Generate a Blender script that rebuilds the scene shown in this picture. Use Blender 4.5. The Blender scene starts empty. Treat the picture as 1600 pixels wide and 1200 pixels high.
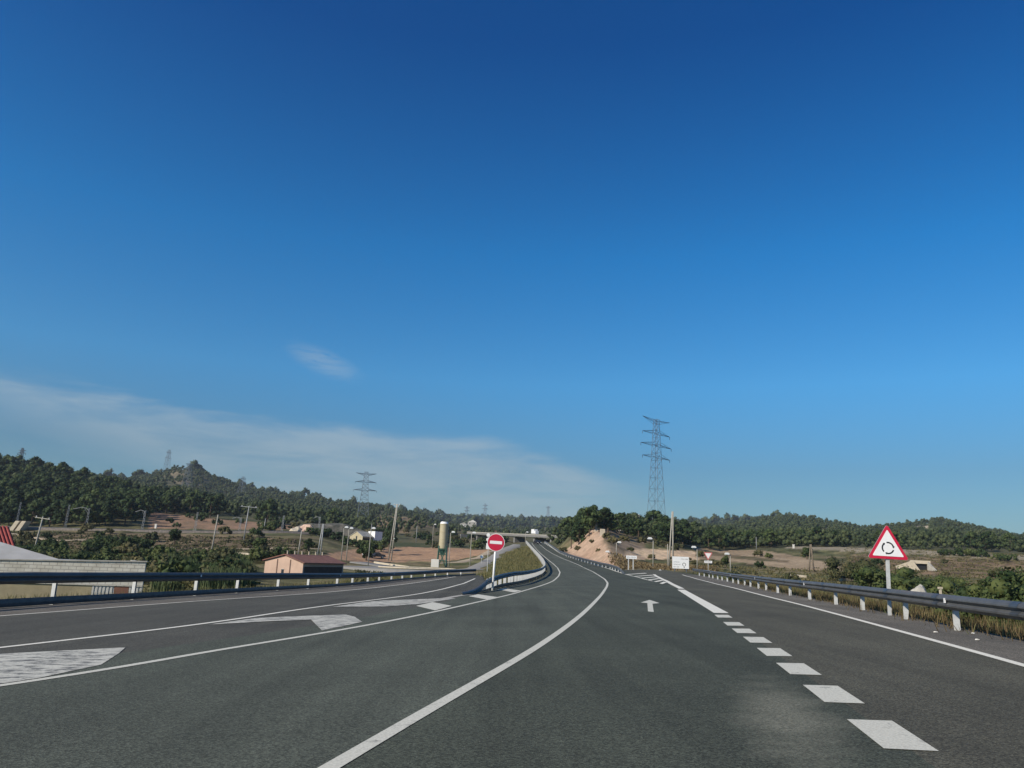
import bpy, bmesh, math, random
import numpy as np
from mathutils import Vector, Matrix
random.seed(7); rng = np.random.default_rng(7)
SC = bpy.context.scene
COL = SC.collection

# ------------------------------------------------------------------ camera
F = 1200.0                                   # focal length in photo pixels (1600 wide)
ROLL = math.radians(2.5)
PITCH = math.atan(275.0 / F)
EYE = np.array([0.0, 0.0, 1.35])
FWD = np.array([0, math.cos(PITCH), math.sin(PITCH)])
R0 = np.array([1.0, 0, 0]); U0 = np.array([0, -math.sin(PITCH), math.cos(PITCH)])
RGT = R0 * math.cos(ROLL) + U0 * math.sin(ROLL)
UPV = U0 * math.cos(ROLL) - R0 * math.sin(ROLL)
cam_d = bpy.data.cameras.new('camera'); cam = bpy.data.objects.new('camera', cam_d); COL.objects.link(cam)
cam_d.sensor_width = 36; cam_d.lens = 36 * F / 1600; cam_d.clip_start = 0.1; cam_d.clip_end = 20000
cam.matrix_world = Matrix(((RGT[0], UPV[0], -FWD[0], EYE[0]), (RGT[1], UPV[1], -FWD[1], EYE[1]),
                           (RGT[2], UPV[2], -FWD[2], EYE[2]), (0, 0, 0, 1)))
SC.camera = cam

# ------------------------------------------------------------------ light
SUN_AZ = math.radians(231)      # clockwise from +Y (the way we look)
SUN_EL = math.radians(32)
w = bpy.data.worlds.new('World'); SC.world = w; w.use_nodes = True
nt = w.node_tree; nt.nodes.clear()
def wn(t, **k):
    n = nt.nodes.new(t)
    for a, b in k.items(): setattr(n, a, b)
    return n
def wl(a, b): nt.links.new(a, b)
sky = wn('ShaderNodeTexSky', sky_type='NISHITA', sun_disc=False)
sky.sun_elevation = SUN_EL; sky.sun_rotation = SUN_AZ
sky.altitude = 300; sky.air_density = 1.0; sky.dust_density = 0.6; sky.ozone_density = 2.2
# the air of this clear autumn day is a deeper blue than the bare model
deep = wn('ShaderNodeMix', data_type='RGBA', blend_type='MULTIPLY'); deep.inputs[0].default_value = 1.0
wl(sky.outputs[0], deep.inputs[6])
tc = wn('ShaderNodeTexCoord'); sep = wn('ShaderNodeSeparateXYZ'); wl(tc.outputs['Generated'], sep.inputs[0])
tint = wn('ShaderNodeValToRGB'); wl(sep.outputs[2], tint.inputs[0])
cr = tint.color_ramp
cr.elements[0].position = 0.0; cr.elements[0].color = (0.38, 0.50, 0.56, 1)
cr.elements[1].position = 0.60; cr.elements[1].color = (0.012, 0.43, 0.93, 1)
e = cr.elements.new(0.12); e.color = (0.31, 0.54, 0.67, 1); e = cr.elements.new(0.223); e.color = (0.285, 0.80, 1.07, 1)
e = cr.elements.new(0.38); e.color = (0.10, 0.74, 1.17, 1)
wl(tint.outputs[0], deep.inputs[7])
# thin cirrus: direction -> (azimuth, elevation), streaky noise inside a long sloping band
def M(op, a, b=None, c=None):
    n = wn('ShaderNodeMath', operation=op)
    for i, v in enumerate((a, b, c)):
        if v is None: continue
        if isinstance(v, (int, float)): n.inputs[i].default_value = v
        else: wl(v, n.inputs[i])
    return n.outputs[0]
az = M('ARCTAN2', sep.outputs[0], sep.outputs[1])      # 0 ahead, + right (radians)
el = M('ARCSINE', sep.outputs[2])
comb = wn('ShaderNodeCombineXYZ'); wl(az, comb.inputs[0]); wl(el, comb.inputs[1])
mp = wn('ShaderNodeMapping'); mp.inputs['Rotation'].default_value = (0, 0, math.radians(9)); mp.inputs['Scale'].default_value = (3.0, 16, 1)
wl(comb.outputs[0], mp.inputs[0])
nz = wn('ShaderNodeTexNoise'); nz.inputs['Scale'].default_value = 1.7; nz.inputs['Detail'].default_value = 7; nz.inputs['Roughness'].default_value = .62; nz.inputs['Distortion'].default_value = .35
wl(mp.outputs[0], nz.inputs[0])
def sstep(v, a, b):
    n = wn('ShaderNodeMapRange', interpolation_type='SMOOTHSTEP'); wl(v, n.inputs[0]) if not isinstance(v, (int, float)) else None
    n.inputs[1].default_value = a; n.inputs[2].default_value = b; n.inputs[3].default_value = 0; n.inputs[4].default_value = 1
    return n.outputs[0]
wob = M('MULTIPLY', M('SUBTRACT', nz.outputs[0], .5), .10)
mr = wn('ShaderNodeMapRange'); wl(az, mr.inputs[0]); mr.inputs[1].default_value = -1.2; mr.inputs[2].default_value = .4
tr_ = wn('ShaderNodeValToRGB'); wl(mr.outputs[0], tr_.inputs[0]); tr_.color_ramp.interpolation = 'B_SPLINE'
_pts = [(-1.2, .20), (-.56, .185), (-.31, .150), (-.12, .166), (0, .150), (.12, .112), (.22, .085), (.4, .05)]
tr_.color_ramp.elements[0].position = 0; tr_.color_ramp.elements[1].position = 1
for a_, e_ in _pts[1:-1]: tr_.color_ramp.elements.new((a_ + 1.2) / 1.6)
for q_, (a_, e_) in zip(tr_.color_ramp.elements, _pts): q_.color = (e_ * 4, e_ * 4, e_ * 4, 1)
top = M('ADD', M('MULTIPLY', tr_.outputs[0], .25), M('MULTIPLY', wob, .55))          # upper edge of the band falls to the right
up = sstep(M('SUBTRACT', top, el), -0.006, 0.020)
lowl = M('MULTIPLY_ADD', az, -0.30, -0.038)                        # lower edge, clear only on the left
lo = sstep(M('SUBTRACT', el, M('ADD', lowl, wob)), -0.03, 0.03)
rt = M('SUBTRACT', 1, sstep(az, 0.06, 0.24))
band = M('MULTIPLY', M('MULTIPLY', up, lo), rt)
dens = M('MULTIPLY', band, M('MULTIPLY_ADD', sstep(nz.outputs[0], .32, .66), .65, .35))
# one small separate wisp
dx = M('DIVIDE', M('SUBTRACT', az, -0.248), 0.052); dy = M('DIVIDE', M('SUBTRACT', el, 0.236), 0.018)
dy2 = M('ADD', dy, M('MULTIPLY', dx, 0.8))
rr = M('ADD', M('MULTIPLY', dx, dx), M('MULTIPLY', dy2, dy2))
nw = wn('ShaderNodeTexNoise'); nw.inputs['Scale'].default_value = 7; nw.inputs['Detail'].default_value = 6; nw.inputs['Roughness'].default_value = .65; nw.inputs['Distortion'].default_value = .6; wl(mp.outputs[0], nw.inputs[0])
wisp = M('MULTIPLY', M('SUBTRACT', 1, sstep(M('ADD', rr, M('MULTIPLY', M('SUBTRACT', nw.outputs[0], .5), 2.2)), -0.3, 1.3)), sstep(nw.outputs[0], .30, .62))
cl = M('MINIMUM', M('ADD', M('MULTIPLY', dens, .50), M('MULTIPLY', wisp, .36)), 1)
cmix = wn('ShaderNodeMix', data_type='RGBA'); wl(cl, cmix.inputs[0]); wl(deep.outputs[2], cmix.inputs[6])
cmix.inputs[7].default_value = (4.0, 4.65, 4.9, 1)
bg = wn('ShaderNodeBackground'); bg.inputs[1].default_value = 0.092; wl(cmix.outputs[2], bg.inputs[0])
wo = wn('ShaderNodeOutputWorld'); wl(bg.outputs[0], wo.inputs[0])
sd = bpy.data.lights.new('sun', 'SUN'); sd.energy = 4.8; sd.angle = math.radians(.53); sd.color = (1, .90, .76)
so = bpy.data.objects.new('sun', sd); COL.objects.link(so)
sdir = Vector((math.sin(SUN_AZ) * math.cos(SUN_EL), math.cos(SUN_AZ) * math.cos(SUN_EL), math.sin(SUN_EL)))
so.rotation_euler = sdir.to_track_quat('Z', 'Y').to_euler(); so.location = (0, 0, 60)
SC.view_settings.view_transform = 'Standard'; SC.view_settings.look = 'None'
SC.view_settings.gamma = 1; SC.view_settings.exposure = 0.30; SC.view_settings.use_curve_mapping = False

# ------------------------------------------------------------------ helpers
def P(x, y, Z):                       # the point seen at photo pixel (x, y), Z metres ahead
    x = np.asarray(x, float); y = np.asarray(y, float); Z = np.asarray(Z, float)
    a = ((x - 800) / F * Z)[..., None]; b = ((600 - y) / F * Z)[..., None]
    return EYE + a * RGT + b * UPV + Z[..., None] * FWD
_LZ = np.array([-60, 60, 75, 88, 96, 108, 125, 145, 175, 215, 270, 330, 400.])
_LH = np.array([0, 0, .08, .21, .35, .60, 1.15, 2.05, 3.6, 5.7, 8.6, 11.6, 14.6])
def lift(Z): return np.interp(Z, _LZ, _LH)
def S(X, Z, up=0.0):                  # a point of the road surface: X metres right, Z ahead; banked near us, climbing far off
    X = np.asarray(X, float); Z = np.asarray(Z, float)
    V = -(284 * Z + 1667) / F + lift(Z) + up
    return EYE + X[..., None] * RGT + V[..., None] * UPV + Z[..., None] * FWD
_zz = np.linspace(4, 400, 4000); _yy = 884 + 1667 / _zz - lift(_zz) * F / _zz
def Zof(y): return np.interp(-np.asarray(y, float), -_yy, _zz)
def XZ(pts):
    p = np.array(pts, float); Z = Zof(p[:, 1]); return np.stack([(p[:, 0] - 800) / F * Z, Z], 1)
def dens(p, step=1.0):                # smooth resampled polyline in (X, Z)
    p = np.asarray(p, float)
    d = np.r_[0, np.cumsum(np.hypot(*np.diff(p, axis=0).T[:2]))]
    n = max(2, int(d[-1] / step) + 1); t = np.linspace(0, d[-1], n)
    q = np.stack([np.interp(t, d, p[:, k]) for k in range(p.shape[1])], 1)
    k = int(min(9, max(1, 5 / step))) | 1
    if n > 2 * k + 2 and k > 1:
        pad = np.r_[np.repeat(q[:1], k // 2, 0) + (np.arange(-(k // 2), 0)[:, None]) * (q[1] - q[0]), q,
                    np.repeat(q[-1:], k // 2, 0) + (np.arange(1, k // 2 + 1)[:, None]) * (q[-1] - q[-2])]
        q = np.stack([np.convolve(pad[:, j], np.ones(k) / k, 'valid') for j in range(q.shape[1])], 1)
    return q
def setp(o, label=None, cat=None, group=None, kind=None):
    if label: o['label'] = label
    if cat: o['category'] = cat
    if group: o['group'] = group
    if kind: o['kind'] = kind
    return o
def link(name, me, mat=None, parent=None, smooth=False, loc=None):
    o = bpy.data.objects.new(name, me); COL.objects.link(o)
    if mat and not me.materials: me.materials.append(mat)
    if parent: o.parent = parent
    if loc is not None: o.location = loc
    if smooth: me.polygons.foreach_set('use_smooth', [True] * len(me.polygons))
    return o
def mesh(name, V, Fc):
    me = bpy.data.meshes.new(name); me.from_pydata([tuple(v) for v in V], [], [tuple(f) for f in Fc]); me.update(); return me
def mesh_np(name, V, Fc):             # all faces with the same corner count
    V = np.asarray(V, np.float32); Fc = np.asarray(Fc, np.int32); n, k = Fc.shape
    me = bpy.data.meshes.new(name); me.vertices.add(len(V)); me.vertices.foreach_set('co', V.ravel())
    me.loops.add(n * k); me.loops.foreach_set('vertex_index', Fc.ravel()); me.polygons.add(n)
    me.polygons.foreach_set('loop_start', np.arange(0, n * k, k, dtype=np.int32))
    me.update(calc_edges=True); return me
def empty(name, loc, label=None, cat=None, group=None, kind=None, rz=0):
    o = bpy.data.objects.new(name, None); COL.objects.link(o); o.location = tuple(loc); o.rotation_euler = (0, 0, rz)
    o.empty_display_size = .2
    return setp(o, label, cat, group, kind)
class MB:                              # collects simple solids into one mesh
    def __init__(s): s.v = []; s.f = []
    def add(s, V, Fc):
        n = len(s.v); s.v += [tuple(v) for v in V]; s.f += [tuple(i + n for i in f) for f in Fc]; return s
    def box(s, x0, x1, y0, y1, z0, z1):
        return s.add([(x0, y0, z0), (x1, y0, z0), (x1, y1, z0), (x0, y1, z0), (x0, y0, z1), (x1, y0, z1), (x1, y1, z1), (x0, y1, z1)],
                     [(0, 3, 2, 1), (4, 5, 6, 7), (0, 1, 5, 4), (1, 2, 6, 5), (2, 3, 7, 6), (3, 0, 4, 7)])
    def bar(s, a, b, r, r2=None, n=6, rot=0):
        a = Vector(a); b = Vector(b); r2 = r if r2 is None else r2; d = (b - a).normalized()
        u = d.cross(Vector((0, 0, 1)) if abs(d.z) < .95 else Vector((1, 0, 0))).normalized(); v = d.cross(u)
        V = []
        for c, q in ((a, r), (b, r2)):
            for i in range(n):
                t = 2 * math.pi * (i + rot) / n; V.append(c + u * math.cos(t) * q + v * math.sin(t) * q)
        Fc = [(i, (i + 1) % n, n + (i + 1) % n, n + i) for i in range(n)] + [tuple(range(n - 1, -1, -1)), tuple(range(n, 2 * n))]
        return s.add(V, Fc)
    def prism(s, pts, y0, y1):          # outline in (x, z) extruded along y
        n = len(pts); V = [(p[0], y0, p[1]) for p in pts] + [(p[0], y1, p[1]) for p in pts]
        return s.add(V, [tuple(range(n)), tuple(range(2 * n - 1, n - 1, -1))] + [((i + 1) % n, i, n + i, n + (i + 1) % n) for i in range(n)])
    def ring(s, c, r, h, n=16, r2=None):
        return s.bar(c, (c[0], c[1], c[2] + h), r, r2, n)
    def me(s, name): return mesh(name, s.v, s.f)
    def build(s, name, mat, parent=None, smooth=False): return link(name, s.me(name), mat, parent, smooth)
def bevel(o, w_=.01):
    m = o.modifiers.new('bevel', 'BEVEL'); m.width = w_; m.segments = 2; m.limit_method = 'ANGLE'

# ------------------------------------------------------------------ materials
def mat(name, col, rough=.8, metal=0, noise=None, amt=.3, col2=None, bump=0, bscale=None, spec=None, detail=6):
    m = bpy.data.materials.new(name); m.use_nodes = True; t = m.node_tree; b = t.nodes['Principled BSDF']
    b.inputs['Base Color'].default_value = (*col, 1); b.inputs['Roughness'].default_value = rough; b.inputs['Metallic'].default_value = metal
    if spec is not None: b.inputs['Specular IOR Level'].default_value = spec
    if noise:
        tc = t.nodes.new('ShaderNodeTexCoord'); n = t.nodes.new('ShaderNodeTexNoise'); n.inputs['Scale'].default_value = noise
        n.inputs['Detail'].default_value = detail; n.inputs['Roughness'].default_value = .65; t.links.new(tc.outputs['Object'], n.inputs[0])
        r = t.nodes.new('ShaderNodeValToRGB'); t.links.new(n.outputs[0], r.inputs[0])
        c2 = col2 or tuple(c * (1 - amt) for c in col)
        r.color_ramp.elements[0].position = .35; r.color_ramp.elements[1].position = .68
        r.color_ramp.elements[0].color = (*c2, 1); r.color_ramp.elements[1].color = (*col, 1)
        t.links.new(r.outputs[0], b.inputs['Base Color'])
        if bump:
            bn = t.nodes.new('ShaderNodeTexNoise'); bn.inputs['Scale'].default_value = bscale or noise; bn.inputs['Detail'].default_value = 5
            t.links.new(tc.outputs['Object'], bn.inputs[0])
            bp = t.nodes.new('ShaderNodeBump'); bp.inputs['Strength'].default_value = bump; bp.inputs['Distance'].default_value = .02
            t.links.new(bn.outputs[0], bp.inputs['Height']); t.links.new(bp.outputs[0], b.inputs['Normal'])
    return m
def asphalt(name, col, patch=None):
    m = bpy.data.materials.new(name); m.use_nodes = True; t = m.node_tree; b = t.nodes['Principled BSDF']
    N = t.nodes.new; L = t.links.new
    tc = N('ShaderNodeTexCoord')
    def noi(s, d=4, ro=.6, vec=None, sc=None):
        n = N('ShaderNodeTexNoise'); n.inputs['Scale'].default_value = s; n.inputs['Detail'].default_value = d; n.inputs['Roughness'].default_value = ro
        if sc:
            mp = N('ShaderNodeMapping'); mp.inputs['Scale'].default_value = sc; mp.inputs['Rotation'].default_value = (0, 0, math.radians(9)); L(tc.outputs['Object'], mp.inputs[0]); L(mp.outputs[0], n.inputs[0])
        else: L(tc.outputs['Object'], n.inputs[0])
        return n.outputs[0]
    def mix(bt, f, a, c):
        n = N('ShaderNodeMix'); n.data_type = 'RGBA'; n.blend_type = bt
        if isinstance(f, (int, float)): n.inputs[0].default_value = f
        else: L(f, n.inputs[0])
        for i, v in ((6, a), (7, c)):
            if isinstance(v, tuple): n.inputs[i].default_value = (*v, 1)
            else: L(v, n.inputs[i])
        return n.outputs[2]
    def ramp(v, p0, c0, p1, c1):
        r = N('ShaderNodeValToRGB'); r.color_ramp.elements[0].position = p0; r.color_ramp.elements[0].color = (*c0, 1)
        r.color_ramp.elements[1].position = p1; r.color_ramp.elements[1].color = (*c1, 1); L(v, r.inputs[0]); return r.outputs[0]
    g = lambda v: (v, v, v)
    big = ramp(noi(.22, 5), .3, g(.80), .7, g(1.2))
    streak = ramp(noi(1.0, 4, .6, sc=(1.3, .05, 1)), .3, g(.80), .7, g(1.18))
    agg = N('ShaderNodeTexVoronoi'); agg.inputs['Scale'].default_value = 70; L(tc.outputs['Object'], agg.inputs[0])
    sep = N('ShaderNodeSeparateColor'); L(agg.outputs['Color'], sep.inputs[0])
    stone = ramp(sep.outputs[0], .25, g(.55), .97, g(2.0))
    fine = ramp(noi(28, 6, .75), .3, g(.75), .7, g(1.25))
    c = mix('MULTIPLY', 1.0, col, big); c = mix('MULTIPLY', 1.0, c, streak); c = mix('MULTIPLY', .8, c, stone); c = mix('MULTIPLY', .7, c, fine)
    # sparse pale grit
    v2 = N('ShaderNodeTexVoronoi'); v2.inputs['Scale'].default_value = 16; L(tc.outputs['Object'], v2.inputs[0])
    s2 = N('ShaderNodeSeparateColor'); L(v2.outputs['Color'], s2.inputs[0])
    a1 = ramp(v2.outputs['Distance'], .06, g(1), .12, g(0)); a2 = ramp(s2.outputs[1], .86, g(0), .88, g(1))
    gm = mix('MULTIPLY', 1.0, a1, a2); c = mix('MIX', gm, c, (.16, .155, .14))
    if patch:                            # worn pale patch of binder-poor surface between the wheel tracks
        for (px, py, rx, ry, rot, colr, k) in patch:
            mp = N('ShaderNodeMapping'); mp.vector_type = 'TEXTURE'; mp.inputs['Location'].default_value = (px, py, 0); mp.inputs['Rotation'].default_value = (0, 0, rot); mp.inputs['Scale'].default_value = (rx, ry, 60)
            L(tc.outputs['Object'], mp.inputs[0])
            ln = N('ShaderNodeVectorMath'); ln.operation = 'LENGTH'; L(mp.outputs[0], ln.inputs[0])
            ad = N('ShaderNodeMath'); ad.operation = 'MULTIPLY_ADD'; L(noi(1.6, 6, .7), ad.inputs[0]); ad.inputs[1].default_value = .9; L(ln.outputs['Value'], ad.inputs[2])
            f = ramp(ad.outputs[0], .55, g(k), 1.55, g(0)); gr = ramp(noi(34, 4, .8), .38, g(.15), .62, g(1)); c = mix('MIX', mix('MULTIPLY', 1.0, f, gr), c, colr)
    L(c, b.inputs['Base Color'])
    b.inputs['Roughness'].default_value = .92; b.inputs['Specular IOR Level'].default_value = .25
    bp = N('ShaderNodeBump'); bp.inputs['Strength'].default_value = .55; bp.inputs['Distance'].default_value = .006
    L(agg.outputs['Distance'], bp.inputs['Height']); L(bp.outputs[0], b.inputs['Normal'])
    return m
def paint(name, col, wear=.5, streak=False):
    m = bpy.data.materials.new(name); m.use_nodes = True; t = m.node_tree; b = t.nodes['Principled BSDF']; N = t.nodes.new; L = t.links.new
    tc = N('ShaderNodeTexCoord'); n = N('ShaderNodeTexNoise'); n.inputs['Detail'].default_value = 8; n.inputs['Roughness'].default_value = .78
    n.inputs['Scale'].default_value = 5 if not streak else 3.2
    mp = N('ShaderNodeMapping'); mp.inputs['Scale'].default_value = (1, 1, 1) if not streak else (.9, 1.7, 1); mp.inputs['Rotation'].default_value = (0, 0, math.radians(-14 if streak else 0))
    L(tc.outputs['Object'], mp.inputs[0]); L(mp.outputs[0], n.inputs[0])
    r = N('ShaderNodeValToRGB'); r.color_ramp.elements[0].position = wear - .07; r.color_ramp.elements[1].position = wear + .06
    r.color_ramp.elements[0].color = (.085, .085, .08, 1); r.color_ramp.elements[1].color = (*col, 1); L(n.outputs[0], r.inputs[0])
    n2 = N('ShaderNodeTexNoise'); n2.inputs['Scale'].default_value = 45; n2.inputs['Detail'].default_value = 3; L(tc.outputs['Object'], n2.inputs[0])
    r2 = N('ShaderNodeValToRGB'); r2.color_ramp.elements[0].position = .3; r2.color_ramp.elements[0].color = (.72, .72, .72, 1); r2.color_ramp.elements[1].position = .6; L(n2.outputs[0], r2.inputs[0])
    mx = N('ShaderNodeMix'); mx.data_type = 'RGBA'; mx.blend_type = 'MULTIPLY'; mx.inputs[0].default_value = 1; L(r.outputs[0], mx.inputs[6]); L(r2.outputs[0], mx.inputs[7])
    L(mx.outputs[2], b.inputs['Base Color']); b.inputs['Roughness'].default_value = .8
    return m
def leafmat(name, cols, scale=.35):
    m = bpy.data.materials.new(name); m.use_nodes = True; t = m.node_tree; b = t.nodes['Principled BSDF']; N = t.nodes.new; L = t.links.new
    gi = N('ShaderNodeNewGeometry'); n = N('ShaderNodeTexNoise'); n.inputs['Scale'].default_value = scale; n.inputs['Detail'].default_value = 4; L(gi.outputs['Position'], n.inputs[0])
    oi = N('ShaderNodeObjectInfo')
    a = N('ShaderNodeMath'); a.operation = 'MULTIPLY_ADD'; L(gi.outputs['Random Per Island'], a.inputs[0]); a.inputs[1].default_value = .35; a.inputs[2].default_value = -.17
    a2 = N('ShaderNodeMath'); a2.operation = 'ADD'; L(a.outputs[0], a2.inputs[0]); L(n.outputs[0], a2.inputs[1])
    a3 = N('ShaderNodeMath'); a3.operation = 'MULTIPLY_ADD'; L(oi.outputs['Random'], a3.inputs[0]); a3.inputs[1].default_value = .34; a4 = N('ShaderNodeMath'); a4.operation = 'ADD'
    a3.inputs[2].default_value = -.17; L(a3.outputs[0], a4.inputs[0]); L(a2.outputs[0], a4.inputs[1])
    r = N('ShaderNodeValToRGB'); L(a4.outputs[0], r.inputs[0]); r.color_ramp.elements[0].position = .28; r.color_ramp.elements[1].position = .74
    r.color_ramp.elements[0].color = (*cols[0], 1); r.color_ramp.elements[1].color = (*cols[-1], 1)
    if len(cols) > 2: e = r.color_ramp.elements.new(.5); e.color = (*cols[1], 1)
    L(r.outputs[0], b.inputs['Base Color']); b.inputs['Roughness'].default_value = .75; b.inputs['Specular IOR Level'].default_value = .2
    tr = N('ShaderNodeBsdfTranslucent'); L(r.outputs[0], tr.inputs[0]); ms = N('ShaderNodeMixShader'); ms.inputs[0].default_value = .22
    L(b.outputs[0], ms.inputs[1]); L(tr.outputs[0], ms.inputs[2]); L(ms.outputs[0], t.nodes['Material Output'].inputs[0])
    return m
MT = {}
_pp = S(np.array([2.55]), np.array([7.2]))
MT['asphalt'] = asphalt('asphalt', (.047, .053, .039), patch=[(_pp[0][0], _pp[0][1], 1.0, 5.0, math.radians(-14), (.23, .225, .175), .72)])
MT['asphalt_exit'] = asphalt('asphalt_exit', (.066, .064, .047))
MT['asphalt_old'] = asphalt('asphalt_old', (.062, .061, .050))
MT['paint'] = paint('road_paint', (.55, .54, .46), .36)
MT['paint_bright'] = paint('road_paint_bright', (.70, .68, .59), .33)
MT['paint_worn'] = paint('road_paint_worn', (.52, .51, .44), .475, True)
MT['concrete'] = mat('concrete', (.42, .40, .35), .9, noise=1.5, amt=.35, bump=.3)
MT['concrete_pale'] = mat('concrete_pale', (.52, .45, .34), .9, noise=1.2, amt=.25, bump=.3)
MT['bridge'] = mat('bridge_concrete', (.18, .175, .165), .9, noise=.6, amt=.2)
MT['galv'] = mat('galvanised_steel', (.30, .34, .38), .34, metal=.85, noise=3, amt=.25)
MT['galv_dull'] = mat('galvanised_steel_weathered', (.10, .115, .13), .45, metal=.55, noise=4, amt=.35)
MT['beam'] = mat('guardrail_beam_steel', (.12, .122, .12), .5, metal=.35, noise=2.5, amt=.3)
MT['post'] = mat('guardrail_post_steel', (.55, .56, .55), .55, metal=.1, noise=5, amt=.3)
MT['black'] = mat('black_paint', (.012, .012, .013), .5)
MT['rubber'] = mat('rubber', (.02, .02, .02), .8)
MT['red'] = mat('sign_red', (.50, .012, .045), .45, noise=9, amt=.08)
MT['white'] = mat('sign_white', (.74, .74, .73), .45, noise=9, amt=.06)
MT['signback'] = mat('sign_back_grey', (.38, .39, .39), .5, metal=.3, noise=4, amt=.15)
MT['wood'] = mat('pole_timber', (.20, .16, .115), .9, noise=3, amt=.4)
MT['pale_pole'] = mat('concrete_pole', (.36, .34, .29), .9, noise=2, amt=.25)
MT['mast'] = mat('mast_steel', (.30, .31, .31), .6, metal=.2, noise=3, amt=.2)
MT['pylon'] = mat('pylon_steel', (.17, .20, .23), .6, metal=.3, noise=2, amt=.2)
MT['pylon_dark'] = mat('pylon_arm_steel', (.055, .075, .10), .6, metal=.2, noise=2, amt=.2)
MT['bark'] = mat('bark', (.13, .09, .06), .95, noise=2, amt=.5)
MT['pine'] = leafmat('pine_needles', [(.013, .027, .010), (.038, .063, .021), (.080, .108, .035)])
MT['far_pine'] = leafmat('far_pine_needles', [(.016, .028, .013), (.036, .054, .022), (.080, .098, .040)], .035)
MT['shrub'] = leafmat('shrub_leaves', [(.020, .038, .013), (.046, .070, .022), (.10, .118, .038)])
MT['reed'] = leafmat('reed_leaves', [(.032, .054, .024), (.065, .095, .04), (.12, .145, .06)])
MT['olive'] = leafmat('dry_shrub_leaves', [(.04, .05, .02), (.085, .085, .035), (.14, .12, .055)])
MT['grass'] = leafmat('grass_blades', [(.045, .065, .02), (.10, .105, .038), (.19, .165, .075)], .6)
MT['drygrass'] = leafmat('dry_grass_blades', [(.06, .045, .022), (.12, .085, .042), (.22, .165, .085)], .6)

# ------------------------------------------------------------------ road geometry in (X right, Z ahead) metres
main_left = XZ([(0, 1079), (125, 1054), (250, 1030), (375, 1010.5), (500, 990.5), (575, 977), (650, 962.5), (700, 951.5), (750, 940), (800, 928.5), (843, 916), (864, 908), (873, 900), (875, 894), (871, 887), (864, 880.5), (855, 873.5), (846, 866), (839, 859), (834, 853), (831, 848.5)])
centre = XZ([(515, 1200), (650, 1120), (725, 1077), (800, 1036), (840, 1011), (875, 987), (898, 969.5), (915, 955), (930, 940), (940, 929), (948, 917), (949.5, 911), (945, 905), (936, 899), (926, 893), (907, 884), (893, 878), (880, 873), (863, 865), (852, 858), (845, 852), (840, 848)])
main_right = XZ([(1130, 958), (1090, 936), (1060, 920), (1020, 908), (995, 901.5), (973, 896), (957, 890.5), (940, 885), (920, 879), (900, 873), (877, 864.5), (865, 857.5), (856, 852), (850, 848)])
exit_left = XZ([(1130, 958), (1100, 941), (1062, 920), (1040, 908), (1020, 897.5)])
exit_right = XZ([(1600, 1040), (1495, 1010.5), (1390, 982), (1320, 963), (1250, 944.5), (1200, 932.5), (1150, 919.5), (1110, 910), (1080, 902), (1066, 898)])
ramp_out = XZ([(0, 962.5), (165, 950), (330, 937.5), (420, 932), (500, 926.5), (580, 919), (650, 910.5), (685, 905.5), (712, 901)])
ramp_in = XZ([(0, 1012), (160, 994), (320, 975), (410, 961), (500, 947.5), (580, 938), (650, 929), (690, 921), (725, 911.5), (742, 904)])
# the rails' feet
rail_R = np.array([[3.9, -16], [6.9, 1], *XZ([(1560, 1000), (1452, 976), (1379, 960), (1328, 949.5), (1288, 941), (1257, 935.5), (1212, 926), (1180, 918.6), (1156, 913), (1129, 907), (1104, 901.5), (1084, 898)])])
rail_L = np.array([[-17.9, -16], [-17.6, 10], *XZ([(0, 950), (100, 943.5), (220, 936), (340, 928.5), (450, 921.5), (520, 917.5), (580, 912), (640, 905.5)])])
_zl = rail_L[-1]; rail_L = np.vstack([rail_L, [(700 - 800) / F * 86, 86], [(742 - 800) / F * 92, 92]])
rail_M = XZ([(718, 930), (745, 927), (772, 919.5), (805, 913.5), (822, 909), (835, 904.5), (846, 899), (851, 893.5), (851, 887), (848, 880), (843, 873), (837, 866), (831, 859), (826, 853), (822, 848)])
rail_F = XZ([(977, 897), (953, 889), (920, 880.5), (887, 870.5), (873, 864), (864, 857.5), (856, 851), (851, 848)])

def xat(line, Z, ext=True):
    o = np.argsort(line[:, 1]); l = line[o]; r = np.interp(Z, l[:, 1], l[:, 0])
    if ext:
        k0 = (l[1, 0] - l[0, 0]) / (l[1, 1] - l[0, 1]); r = np.where(Z < l[0, 1], l[0, 0] + k0 * (Z - l[0, 1]), r)
    return r
Zr = np.r_[np.arange(-16, 20, 1.0), np.arange(20, 110, 1.5), np.arange(110, 345, 4)]
def sheet(name, fl, fr, Z, mt, up=0.0, n=6, kind='structure', parent=None):
    a = fl(Z); b = fr(Z); t = np.linspace(0, 1, n)
    X = a[:, None] * (1 - t) + b[:, None] * t; V = S(X, np.repeat(Z[:, None], n, 1), up).reshape(-1, 3)
    i = np.arange(len(Z) - 1)[:, None] * n + np.arange(n - 1)[None, :]; i = i.ravel()
    me = mesh_np(name, V, np.stack([i, i + 1, i + n + 1, i + n], 1)); o = link(name, me, mt, parent, True)
    if kind and not parent: o['kind'] = kind
    return o
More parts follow.
